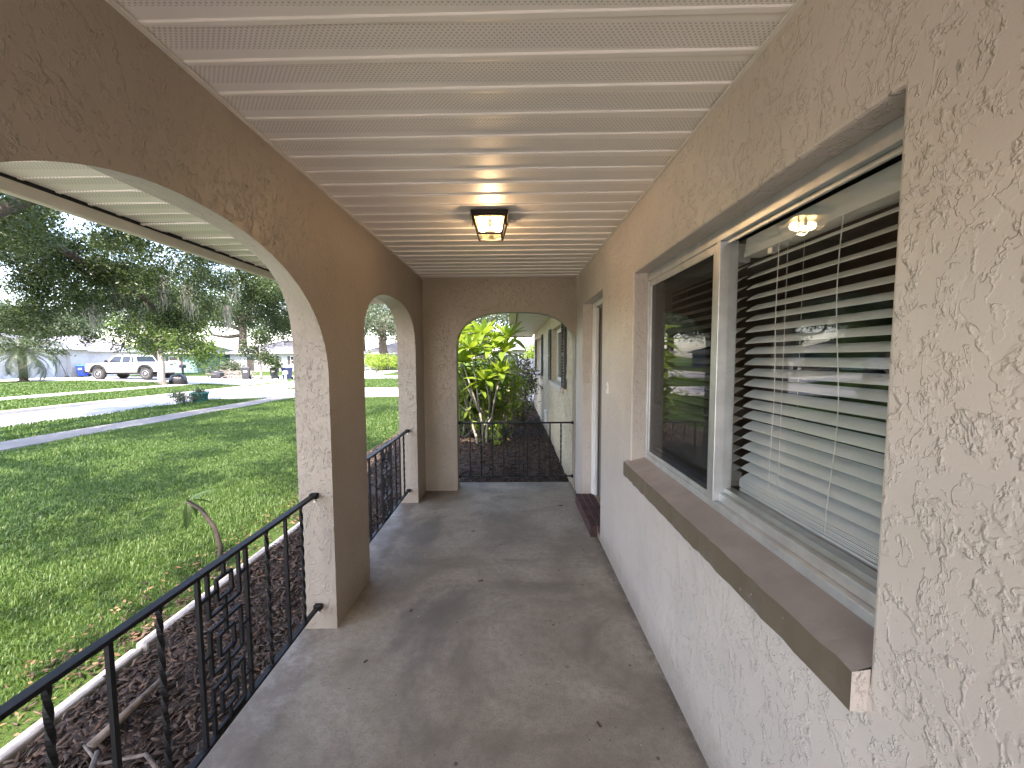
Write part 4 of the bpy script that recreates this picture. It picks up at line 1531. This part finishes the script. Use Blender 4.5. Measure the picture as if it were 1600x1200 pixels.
def leggy(name, label, x, y, h, r, m, nl, L, z=-.03, ns=9, cat='shrub', mb=M_PLUMBARK):
    t = empty(name, (x, y, z))
    tag(t, label, cat)
    b = MB()
    C_ = []
    for k in range(ns):
        a = rng.uniform(0, 6.28)
        q_ = r * rng.uniform(.3, 1)
        e = (math.cos(a) * q_, math.sin(a) * q_, h * rng.uniform(.6, 1))
        s0_ = (math.cos(a) * .05, math.sin(a) * .05, 0)
        P_ = limb(s0_, e, .12, 7)
        b.tube(P_, taper(.014, .004), 5)
        for p in P_[3:]:
            C_.append(p)
        for j in (3, 4, 5):
            e2 = np.array(P_[j]) + rng.normal(size=3) * (.16, .16, .12)
            b.tube([P_[j], tuple(e2)], [.006, .003], 4)
            C_.append(tuple(e2))
    b.build('stem', mb, t, True)
    C_ = np.array(C_)
    P = C_[rng.integers(0, len(C_), nl)] + rng.normal(size=(nl, 3)) * (.09, .09, .07)
    leaves('foliage', P, L * rng.uniform(.7, 1.3, nl), L * .45, m, t)
    return t
leggy('leggy_shrub', 'twiggy sunlit shrub right of the plumeria', -.16, 7.8, 1.45, .36, M_LIMELEAF, 1100, .10, ns=16)
leggy('leggy_shrub', 'dark leafy shrub in the shade under the wing eave', .22, 9.3, 1.55, .30, M_SHRUB, 520, .10, ns=12)
leggy('leggy_shrub', 'sparse reddish shrub against the white fence', .34, 11.6, 1.55, .40, M_SHRUB, 700, .12, ns=10)
leggy('low_shrub', 'low bushy plant at the foot of the plumeria', -.85, 8.1, .75, .45, M_SHRUB, 900, .11, ns=14)
leggy('low_shrub', 'mounded dark shrub beside the shaded mulch path', .14, 9.2, .5, .22, M_SHRUB, 500, .09, ns=12)
leggy('leggy_shrub', 'leafy yellow green shrub filling the gap among the plumeria stems', -.62, 7.75, 1.35, .40, M_LIMELEAF, 1500, .12, ns=16)
leggy('leggy_shrub', 'yellow green shrub at the left edge of the far arch', -1.0, 7.6, 1.2, .34, M_LIMELEAF, 1100, .12, ns=14)
leggy('low_shrub', 'small sunlit weed clump on the mulch', -.28, 7.5, .35, .22, M_LIMELEAF, 260, .09, ns=10)

# sapling by the edging
M_SAPLEAF = leafy('sapling_leaves', (.03, .065, .02), (.06, .10, .03), .25, .4)
SLM = []
for me_ in LM[:3]:
    m2 = me_.copy()
    m2.materials[0] = M_SAPLEAF
    SLM.append(m2)
t = empty('plumeria_sapling', (-2.36, 3.05, -.13))
tag(t, 'bare-stemmed plumeria sapling with a few drooping leaves beside the edging', 'sapling')
ps = [(0, 0, -.03), (.01, .02, .16), (-.04, .03, .32), (-.13, .02, .47), (-.22, 0, .545)]
MB().tube(ps, [.019, .018, .016, .015, .012], 8).build('stem', simple('sapling_bark', (.06, .045, .034), .8, .3, 30, .5, 60), t, True)
for k in range(7):
    o = add('leaf', SLM[k % 3], t, ps[-1])
    o.rotation_euler = (rng.normal() * .2, R([-25, 30, 62, 10, 70, -40, 45][k]), k * 2.2 + 1.0)
    o.scale = (.58,) * 3

# ------------------------------------------------------------------ fence beyond the wing
M_FENCE = simple('white_fence_board', (.68, .67, .70), .7, .1, 5)
t = empty('board_fence', (.2, 14.6, -.1))
tag(t, 'pale vertical board fence beyond the end of the wing', 'fence')
fm = MB().box(0, .135, 0, .02, 0, 1.62).mesh('board', M_FENCE)
for k in range(28):
    add('board', fm, t, (.02 + k * .142, 0, rng.normal() * .006))
for z in (.35, 1.25):
    MB().box(0, 4.0, .02, .06, z, z + .09).build('rail', M_FENCE, t)
for k in range(3):
    MB().box(k * 1.98 - .05, k * 1.98 + .05, .06, .16, 0, 1.55).build('post', M_FENCE, t)
# hose bib and spigot on the wing wall
t = empty('wall_spigot', (XR, 8.2, .28))
tag(t, 'small white utility box low on the wing wall', 'spigot')
MB().box(-.05, -.0, -.11, .11, -.12, .16).build('box', M_WHITE, t, bevel=.006)
MB().tube([(-.05, 0, 0), (-.10, 0, 0), (-.13, 0, -.05)], .014, 8).build('tap', M_ALU, t, True)

# ------------------------------------------------------------------ houses across the street
M_STUCW = simple('white_stucco', (.42, .42, .42), .8, .06, 4, .3, 50)
M_ROOFG = pavement_mat('grey_shingles', (.09, .093, .105), (.14, .143, .155))
M_ROOFL = pavement_mat('light_shingles', (.20, .20, .22), (.27, .27, .29))
M_TEAL = simple('teal_paint', (.17, .29, .28), .8, .06, 4)
M_GDOOR = simple('garage_door_white', (.50, .51, .53), .5, .04, 3)

def hip_roof(t, x0, x1, y0, y1, z, h, m, ov=.5):
    x0, x1, y0, y1 = x0 - ov, x1 + ov, y0 - ov, y1 + ov
    b = MB()
    if (y1 - y0) > (x1 - x0):
        r = (x1 - x0) / 2
        a, c = ((x0 + x1) / 2, y0 + r, z + h), ((x0 + x1) / 2, y1 - r, z + h)
        b.poly([(x0, y0, z), (x1, y0, z), a])
        b.poly([(x1, y0, z), (x1, y1, z), c, a])
        b.poly([(x1, y1, z), (x0, y1, z), c])
        b.poly([(x0, y1, z), (x0, y0, z), a, c])
    else:
        r = (y1 - y0) / 2
        a, c = (x0 + r, (y0 + y1) / 2, z + h), (x1 - r, (y0 + y1) / 2, z + h)
        b.poly([(x0, y0, z), (x1, y0, z), c, a])
        b.poly([(x1, y0, z), (x1, y1, z), c])
        b.poly([(x1, y1, z), (x0, y1, z), a, c])
        b.poly([(x0, y1, z), (x0, y0, z), a])
    b.quad((x0, y0, z), (x1, y0, z), (x1, y1, z), (x0, y1, z))
    r_ = b.build('roof', m, t)
    b = MB()
    e = .03
    b.box(x0 - e, x1 + e, y0 - e, y0, z - .16, z + .02)
    b.box(x0 - e, x1 + e, y1, y1 + e, z - .16, z + .02)
    b.box(x0 - e, x0, y0, y1, z - .16, z + .02)
    b.box(x1, x1 + e, y0, y1, z - .16, z + .02)
    b.build('gutter', M_WHITE, r_)

def hwin(t, face, pos, u0, u1, z0, z1, shutters=True, m=None):
    """face 'x' wall at x=pos facing +x, 'y' wall at y=pos facing -y"""
    def bx(b, a, c, d, e, o0, o1):
        if face == 'x':
            b.box(pos + o0, pos + o1, a, c, d, e)
        else:
            b.box(a, c, pos - o1, pos - o0, d, e)
        return b
    b = MB()
    f = .07
    bx(b, u0, u1, z0, z0 + f, .002, .06)
    bx(b, u0, u1, z1 - f, z1, .002, .06)
    bx(b, u0, u0 + f, z0 + f, z1 - f, .002, .06)
    bx(b, u1 - f, u1, z0 + f, z1 - f, .002, .06)
    bx(b, u0 + f, u1 - f, (z0 + z1) / 2 - .025, (z0 + z1) / 2 + .025, .002, .05)
    w = b.build('window', M_WHITE, t)
    bx(MB(), u0 + f, u1 - f, z0 + f, z1 - f, .002, .02).build('pane', M_PANE2, w)
    if shutters:
        for a, c in ((u0 - .42, u0 - .03), (u1 + .03, u1 + .42)):
            bx(MB(), a, c, z0 - .03, z1 + .03, .002, .05).build('shutter', M_SHUT, t)
M_PANE2 = simple('far_window_glass', (.05, .06, .07), .08, .1)

# garage house
gx = -37.2
gz0 = .06
t = empty('garage_house', (0, 0, 0))
tag(t, 'white stucco house with a wide garage door behind the palm', 'house')
MB().box(-48, gx, 14, 25.55, gz0 - .4, gz0 + 2.5).build('wall', M_STUCW, t)
MB().box(-47.9, gx - .35, 25.55, 34.0, gz0 - .4, gz0 + 2.48).build('wall', M_STUCW, t)
MB().box(gx - .35, gx, 33.2, 34.6, gz0 - .4, gz0 + 2.5).build('pier', M_STUCW, t)
MB().box(gx - .36, gx + .0, 25.552, 33.198, gz0 + 2.08, gz0 + 2.5).build('lintel', M_STUCW, t)
gd = MB().box(gx - .30, gx - .26, 26.2, 32.3, gz0, gz0 + 2.08).build('garage_door', M_GDOOR, t)
for r_ in range(4):
    for k in range(6):
        y = 26.25 + k * 1.01
        MB().box(gx - .26, gx - .235, y + .03, y + .98, gz0 + .04 + r_ * .515, gz0 + .50 + r_ * .515).build('door_panel', M_GDOOR, gd, bevel=.01)
hip_roof(t, -48, gx, 14, 34.6, gz0 + 2.52, 1.7, M_ROOFG, .55)
MB().box(-47, -38.6, 35.4, 41.5, 0, 2.45).build('side_wing', M_STUCW, t)
hip_roof(t, -47, -38.6, 35.4, 41.5, 2.47, 1.4, M_ROOFL, .4)
# leaning broom
t2 = empty('broom', (gx + .25, 32.6, .08))
tag(t2, 'broom leaning against the white garage wall', 'broom')
MB().tube([(0, 0, .12), (-.18, -.3, 1.45)], .022, 6).build('handle', M_BARK, t2)
MB().hexa([(-.05, -.16, 0), (.07, -.16, 0), (.07, .16, 0), (-.05, .16, 0)], [(-.02, -.1, .16), (.03, -.1, .16), (.03, .1, .16), (-.02, .1, .16)]).build('bristles', M_BARK, t2)

# far houses beyond the cross street
def far_house(label, x0, x1, y0, y1, zf_, mw, mr, wins, h=2.6, rh=2.0, door_=None):
    t = empty('bungalow', (0, 0, 0))
    tag(t, label, 'house', 'bungalows beyond the cross street')
    MB().box(x0, x1, y0, y1, zf_ - .8, zf_ + h).build('wall', mw, t)
    hip_roof(t, x0, x1, y0, y1, zf_ + h + .02, rh, mr, .6)
    for (a, c) in wins:
        hwin(t, 'y', y0, a, c, zf_ + .9, zf_ + 2.1)
    if door_:
        d = MB().box(door_, door_ + 1, y0 - .05, y0 - .002, zf_, zf_ + 2.1).build('door', M_SHUT, t)
        MB().box(door_ + .85, door_ + .93, y0 - .1, y0 - .05, zf_ + .95, zf_ + 1.03).build('handle', M_ALU, d)
    return t
far_house('cream bungalow with pale roof and dark shutters beyond the bins', -41.5, -29.5, 58, 68, -.15, M_STUCW, M_ROOFL, ((-36.2, -34.8), (-32.6, -31.4)), door_=-39)
far_house('pale teal bungalow with grey roof behind the brush pile', -55, -43.2, 54, 63, -.15, M_TEAL, M_ROOFG, ((-52, -50.6), (-47, -45.6)), door_=-49.5)
far_house('white roofed bungalow seen through the narrow arch', -24.5, -14.0, 64, 73, -.2, M_STUCW, M_ROOFL, ((-22.5, -21.2), (-17.4, -16.1)), door_=-19.8)
far_house('bungalow with blue grey roof behind the plumeria', -1.6, 11.0, 33, 42, -.2, M_STUCW, M_ROOFL, ((-.6, .6),), 2.5, 1.6)

# ------------------------------------------------------------------ pickup truck
def truck():
    t = empty('pickup_truck', (-27.4, 28.6, g1(-27.4, 28.6) + .05))
    tag(t, 'white lifted pickup truck with black fender flares on the driveway', 'truck')
    M_PAINT = simple('truck_white', (.58, .58, .575), .25, .03, 2)
    M_BLACK = simple('truck_black', (.02, .02, .021), .5, .2, 5)
    M_TYRE = simple('tyre_rubber', (.03, .03, .03), .8, .2, 8)
    M_RIM = simple('rim_alloy', (.55, .55, .55), .35, .1, 5, 0, 60, .7)
    M_RED = simple('tail_lamp_red', (.4, .02, .02), .3)
    # local frame: x along the truck (front at -x), y across, near side at -y
    W = .93
    def side(prof, y0, y1, name, m, par, bev=.03, inset=0):
        b = MB()
        n = len(prof)
        for y, k in ((y0, 0), (y1, 1)):
            for x, z in prof:
                b.v.append((x, y, z))
        for i in range(n):
            j = (i + 1) % n
            b.f.append((i, j, n + j, n + i))
        b.f.append(tuple(range(n)))
        b.f.append(tuple(range(2 * n - 1, n - 1, -1)))
        return b.build(name, m, par, bevel=bev)
    def arch(cx, r, z0, n=9):
        return [(cx + r * math.cos(math.pi * k / (n - 1)), z0 + r * math.sin(math.pi * k / (n - 1))) for k in range(n)]
    z0 = .52
    wf, wr = -1.72, 1.62
    low = [(-2.62, .60), (-2.62, .62)] 
    prof = [(-2.64, .58), (-2.66, .95), (-2.58, 1.10), (-1.35, 1.17), (2.60, 1.17), (2.63, .60)]
    prof += arch(wr, .47, z0) + arch(wf, .47, z0)
    side(prof, -W, W, 'body', M_PAINT, t, .035)
    # cab with sloped screens, narrower at the roof
    cab0 = [(-1.30, 1.15), (.92, 1.15), (.72, 1.68), (.55, 1.74), (-.62, 1.75), (-.74, 1.70)]
    b = MB()
    n = len(cab0)
    for sgn in (-1, 1):
        for x, z in cab0:
            b.v.append((x, sgn * (W - .03 - (z - 1.15) * .28), z))
    for i in range(n):
        j = (i + 1) % n
        b.f.append((i, j, n + j, n + i))
    b.f.append(tuple(range(n)))
    b.f.append(tuple(range(2 * n - 1, n - 1, -1)))
    b.build('cab', M_PAINT, t, bevel=.03)
    MG = simple('truck_glass', (.02, .025, .03), .06, .1)
    def pane(pts2, name='side_window'):
        for sgn in (-1,):
            b = MB()
            q_ = [(x, sgn * (W - .03 - (z - 1.15) * .28 + .006), z) for x, z in pts2]
            b.poly(q_)
            b.poly([(x, y + .004 * -sgn * -1, z) for x, y, z in q_][::-1])
            b.build(name, MG, t, fix=False)
    pane([(-1.02, 1.20), (-.16, 1.20), (-.16, 1.66), (-.66, 1.66)])
    pane([(-.06, 1.20), (.50, 1.20), (.48, 1.66), (-.06, 1.66)])
    pane([(.58, 1.20), (.80, 1.20), (.66, 1.62), (.58, 1.64)])
    b = MB().quad((-1.262, -.76, 1.20), (-1.262, .76, 1.20), (-.765, .62, 1.68), (-.765, -.62, 1.68))
    b.build('windscreen', MG, t, fix=False)
    b = MB().quad((.905, -.74, 1.22), (.905, .74, 1.22), (.745, .62, 1.64), (.745, -.62, 1.64))
    b.build('rear_window', MG, t, fix=False)
    # load bed: dark inside, rails and tailgate
    MB().box(1.02, 2.52, -.78, .78, 1.172, 1.178).build('load_bed', M_BLACK, t)
    for s in (-1, 1):
        MB().box(.98, 2.58, s * .87 - .05, s * .87 + .05, 1.171, 1.235).build('bed_rail', M_PAINT, t, bevel=.015)
    tg = MB().box(2.625, 2.67, -.80, .80, .66, 1.225).build('tailgate', M_PAINT, t, bevel=.015)
    MB().box(2.671, 2.69, -.12, .12, 1.0, 1.07).build('handle', M_BLACK, tg)
    for s in (-1, 1):
        MB().box(2.60, 2.675, s * .87 - .055, s * .87 + .055, .80, 1.12).build('tail_lamp', M_RED, t, bevel=.01)
        MB().box(-2.70, -2.63, s * .70 - .15, s * .70 + .15, .86, 1.02).build('headlight', simple('lamp_glass', (.6, .62, .62), .1), t, bevel=.01)
    MB().box(2.66, 2.82, -.88, .88, .48, .64).build('rear_bumper', M_ALU, t, bevel=.02)
    MB().box(-2.84, -2.66, -.90, .90, .48, .70).build('front_bumper', M_BLACK, t, bevel=.02)
    MB().box(-2.69, -2.66, -.50, .50, .76, 1.02).build('grille', M_BLACK, t)
    MB().box(-2.4, 2.4, -.55, .55, .38, .60).build('chassis', M_BLACK, t)
    MB().box(-.50, -.34, -W - .012, -W, 1.0, 1.03).build('door_handle', M_BLACK, t)
    MB().box(-1.08, -.98, -W - .18, -W - .0, 1.20, 1.38).build('mirror', M_BLACK, t, bevel=.015)
    for x in (-1.14, .02, .93):
        MB().box(x - .006, x + .006, -W - .003, -W + .01, .62, 1.15).build('door_seam', M_BLACK, t)
    for cx in (wf, wr):
        for s in (-1, 1):
            b = MB()
            pi_, po = arch(cx, .455, z0, 13), arch(cx, .565, z0, 13)
            y0_, y1_ = s * (W - .02), s * (W + .085)
            m_ = len(pi_)
            for P_ in (pi_, po):
                for y in (y0_, y1_):
                    for x, z in P_:
                        b.v.append((x, y, z))
            for k in range(m_ - 1):
                b.f += [(k, k + 1, m_ + k + 1, m_ + k), (2 * m_ + k, 2 * m_ + k + 1, 3 * m_ + k + 1, 3 * m_ + k),
                        (m_ + k, m_ + k + 1, 3 * m_ + k + 1, 3 * m_ + k), (k, k + 1, 2 * m_ + k + 1, 2 * m_ + k)]
            b.build('fender_flare', M_BLACK, t)
            w = MB().lathe([(.20, -.14), (.33, -.15), (.395, -.11), (.40, 0), (.395, .11), (.33, .15), (.20, .14)], (0, 0, 0), 22, 'y').build('wheel', M_TYRE, t, True)
            w.location = (cx, s * .84, .40)
            r_ = MB().lathe([(.03, s * .175), (.07, s * .17), (.08, s * .12), (.20, s * .125), (.235, s * .156), (.24, s * .12), (.0, s * .10)], (0, 0, 0), 22, 'y').build('rim', M_RIM, w, True)
truck()

# ------------------------------------------------------------------ bins, mailboxes, bags, planter
def wheelie(label, x, y, rz, body, lid, s=1.0, z=None):
    t = empty('wheeled_bin', (x, y, (g1(x, y) if z is None else z) + .0), rz)
    tag(t, label, 'bin', 'wheeled rubbish bins')
    t.scale = (s, s, s)
    MB().hexa([(-.23, -.24, .06), (.23, -.24, .06), (.23, .22, .06), (-.23, .22, .06)],
              [(-.30, -.34, .95), (.30, -.34, .95), (.30, .32, .95), (-.30, .32, .95)]).build('body', body, t, bevel=.025)
    MB().box(-.315, .315, -.355, .335, .93, .965).build('rim', body, t, bevel=.01)
    MB().hexa([(-.32, -.37, .966), (.32, -.37, .966), (.32, .34, .966), (-.32, .34, .966)],
              [(-.27, -.30, 1.03), (.27, -.30, 1.03), (.27, .34, 1.05), (-.27, .34, 1.05)]).build('lid', lid, t, bevel=.02)
    MB().tube([(-.26, .40, .98), (.26, .40, .98)], .018, 8).build('handle', body, t)
    for sx in (-1, 1):
        MB().lathe([(.02, -.03), (.12, -.03), (.125, 0), (.12, .03), (.02, .03)], (sx * .27, .25, .125), 14, 'x').build('wheel', M_IRON, t, True)
    MB().box(-.13, .13, -.335, -.318, .62, .76).build('label_plate', M_WHITE, t).rotation_euler = (0, 0, 0)
    return t
M_BIN = simple('bin_charcoal', (.035, .037, .042), .55, .15, 5)
M_BLUE = simple('bin_blue', (.012, .045, .42), .45, .1, 5)
M_GREENLID = simple('bin_teal_lid', (.03, .16, .12), .5, .1, 5)
M_NAVY = simple('bin_navy', (.02, .03, .09), .5, .1, 5)
wheelie('charcoal wheeled bin standing alone at the kerb', -22.0, 30.9 + 1.6, R(25), M_BIN, M_BIN, 1.0)
wheelie('charcoal wheeled bin beside the white post', -21.4, 36.3 - .9, R(15), M_BIN, M_BIN, 1.0)
wheelie('navy blue wheeled bin at the right of the corner pair', -20.3, 36.4 - .9, R(-10), M_NAVY, M_NAVY, 1.05)
wheelie('bright blue recycling bin next to the garage', -36.3, 33.3, R(10), M_BLUE, M_GREENLID, .95, .12)
wheelie('dark green bin half hidden behind the blue one', -36.9, 33.9, R(10), M_GREENLID, M_GREENLID, .95, .12)
tp = wheelie('black bin tipped over on its side at the roadside', -24.0, 32.6, R(80), M_BIN, M_BIN, .9)
tp.rotation_euler = (R(-88), 0, R(80))
tp.location.z += .33

def mailbox(label, x, y, rz, mbox, mpost, h=1.05):
    t = empty('mailbox', (x, y, g1(x, y)), rz)
    tag(t, label, 'mailbox')
    MB().box(-.05, .05, -.05, .05, -.1, h).build('post', mpost, t)
    b = MB()
    n = 9
    pr = [(-.10, 0), (.10, 0)] + [(.10 * math.cos(math.pi * k / n), .12 + .10 * math.sin(math.pi * k / n)) for k in range(n + 1)]
    for y_ in (-.30, .26):
        for px_, pz in pr:
            b.v.append((px_, y_, h + pz))
    m_ = len(pr)
    for k in range(m_):
        j = (k + 1) % m_
        b.f.append((k, j, m_ + j, m_ + k))
    b.f.append(tuple(range(m_)))
    b.f.append(tuple(range(2 * m_ - 1, m_ - 1, -1)))
    b.build('box', mbox, t)
    MB().box(.101, .108, -.05, -.03, h + .05, h + .22).build('flag', simple('flag_red', (.4, .03, .03), .4), t)
mailbox('dark mailbox on a post beside the driveway across the street', -22.4, 26.75, R(60), M_BIN, M_BARK)
mailbox('white mailbox post on the near kerb by the driveway', -13.95, 24.2, R(20), M_WHITE, M_WHITE, 1.0)
# dark rubbish bag by the tree
t = empty('rubbish_bag', (-21.75, 25.6, g1(-21.75, 25.6)))
tag(t, 'black rubbish bag slumped at the foot of the pale trunk', 'bag')
b = MB().lathe([(.05, 0), (.36, .02), (.44, .22), (.40, .45), (.26, .60), (.13, .66), (.05, .70)], (0, 0, 0), 18)
b.v = [(x * 1.15 + .05 * math.sin(z * 9 + y * 7), y + .05 * math.sin(x * 8), z + .03 * math.sin(x * 11 + y * 9)) for x, y, z in b.v]
b.build('sack', simple('black_plastic', (.012, .012, .013), .3, .2, 6, .5, 20), t, True)
# green planter by the street
t = empty('garden_planter', (-13.0, 16.3, g1(-13.0, 16.3)))
tag(t, 'round green planter with spiky arching plant near the street', 'planter')
b = MB().lathe([(.20, 0), (.24, .02), (.30, .36), (.335, .36), (.335, .43), (.29, .43), (.28, .38), (.0, .37)], (0, 0, 0), 24)
b.build('pot', simple('planter_teal', (.03, .17, .14), .5, .15, 6), t, True)
VV, FF = [], []
for k in range(46):
    a = rng.uniform(0, 6.28)
    l = rng.uniform(.35, .75)
    e = R(rng.uniform(35, 80))
    p = np.array([rng.normal() * .08, rng.normal() * .08, .38])
    s = np.array([-math.sin(a), math.cos(a), 0]) * .016
    o0 = len(VV)
    for i in range(6):
        f = (1 - i / 5.2)
        VV += [p - s * f, p + s * f]
        p = p + np.array([math.cos(a) * math.cos(e), math.sin(a) * math.cos(e), math.sin(e)]) * l / 5
        e -= R(18)
    for i in range(5):
        FF.append((o0 + 2 * i, o0 + 2 * i + 1, o0 + 2 * i + 3, o0 + 2 * i + 2))
np_mesh('foliage', np.array(VV), np.array(FF), M_PALM, t)
leggy('low_shrub', 'pale flowering plants around the green planter', -13.25, 15.9, .45, .5, M_GREYLEAF, 700, .09, z=g1(-13.2, 15.9), ns=14)
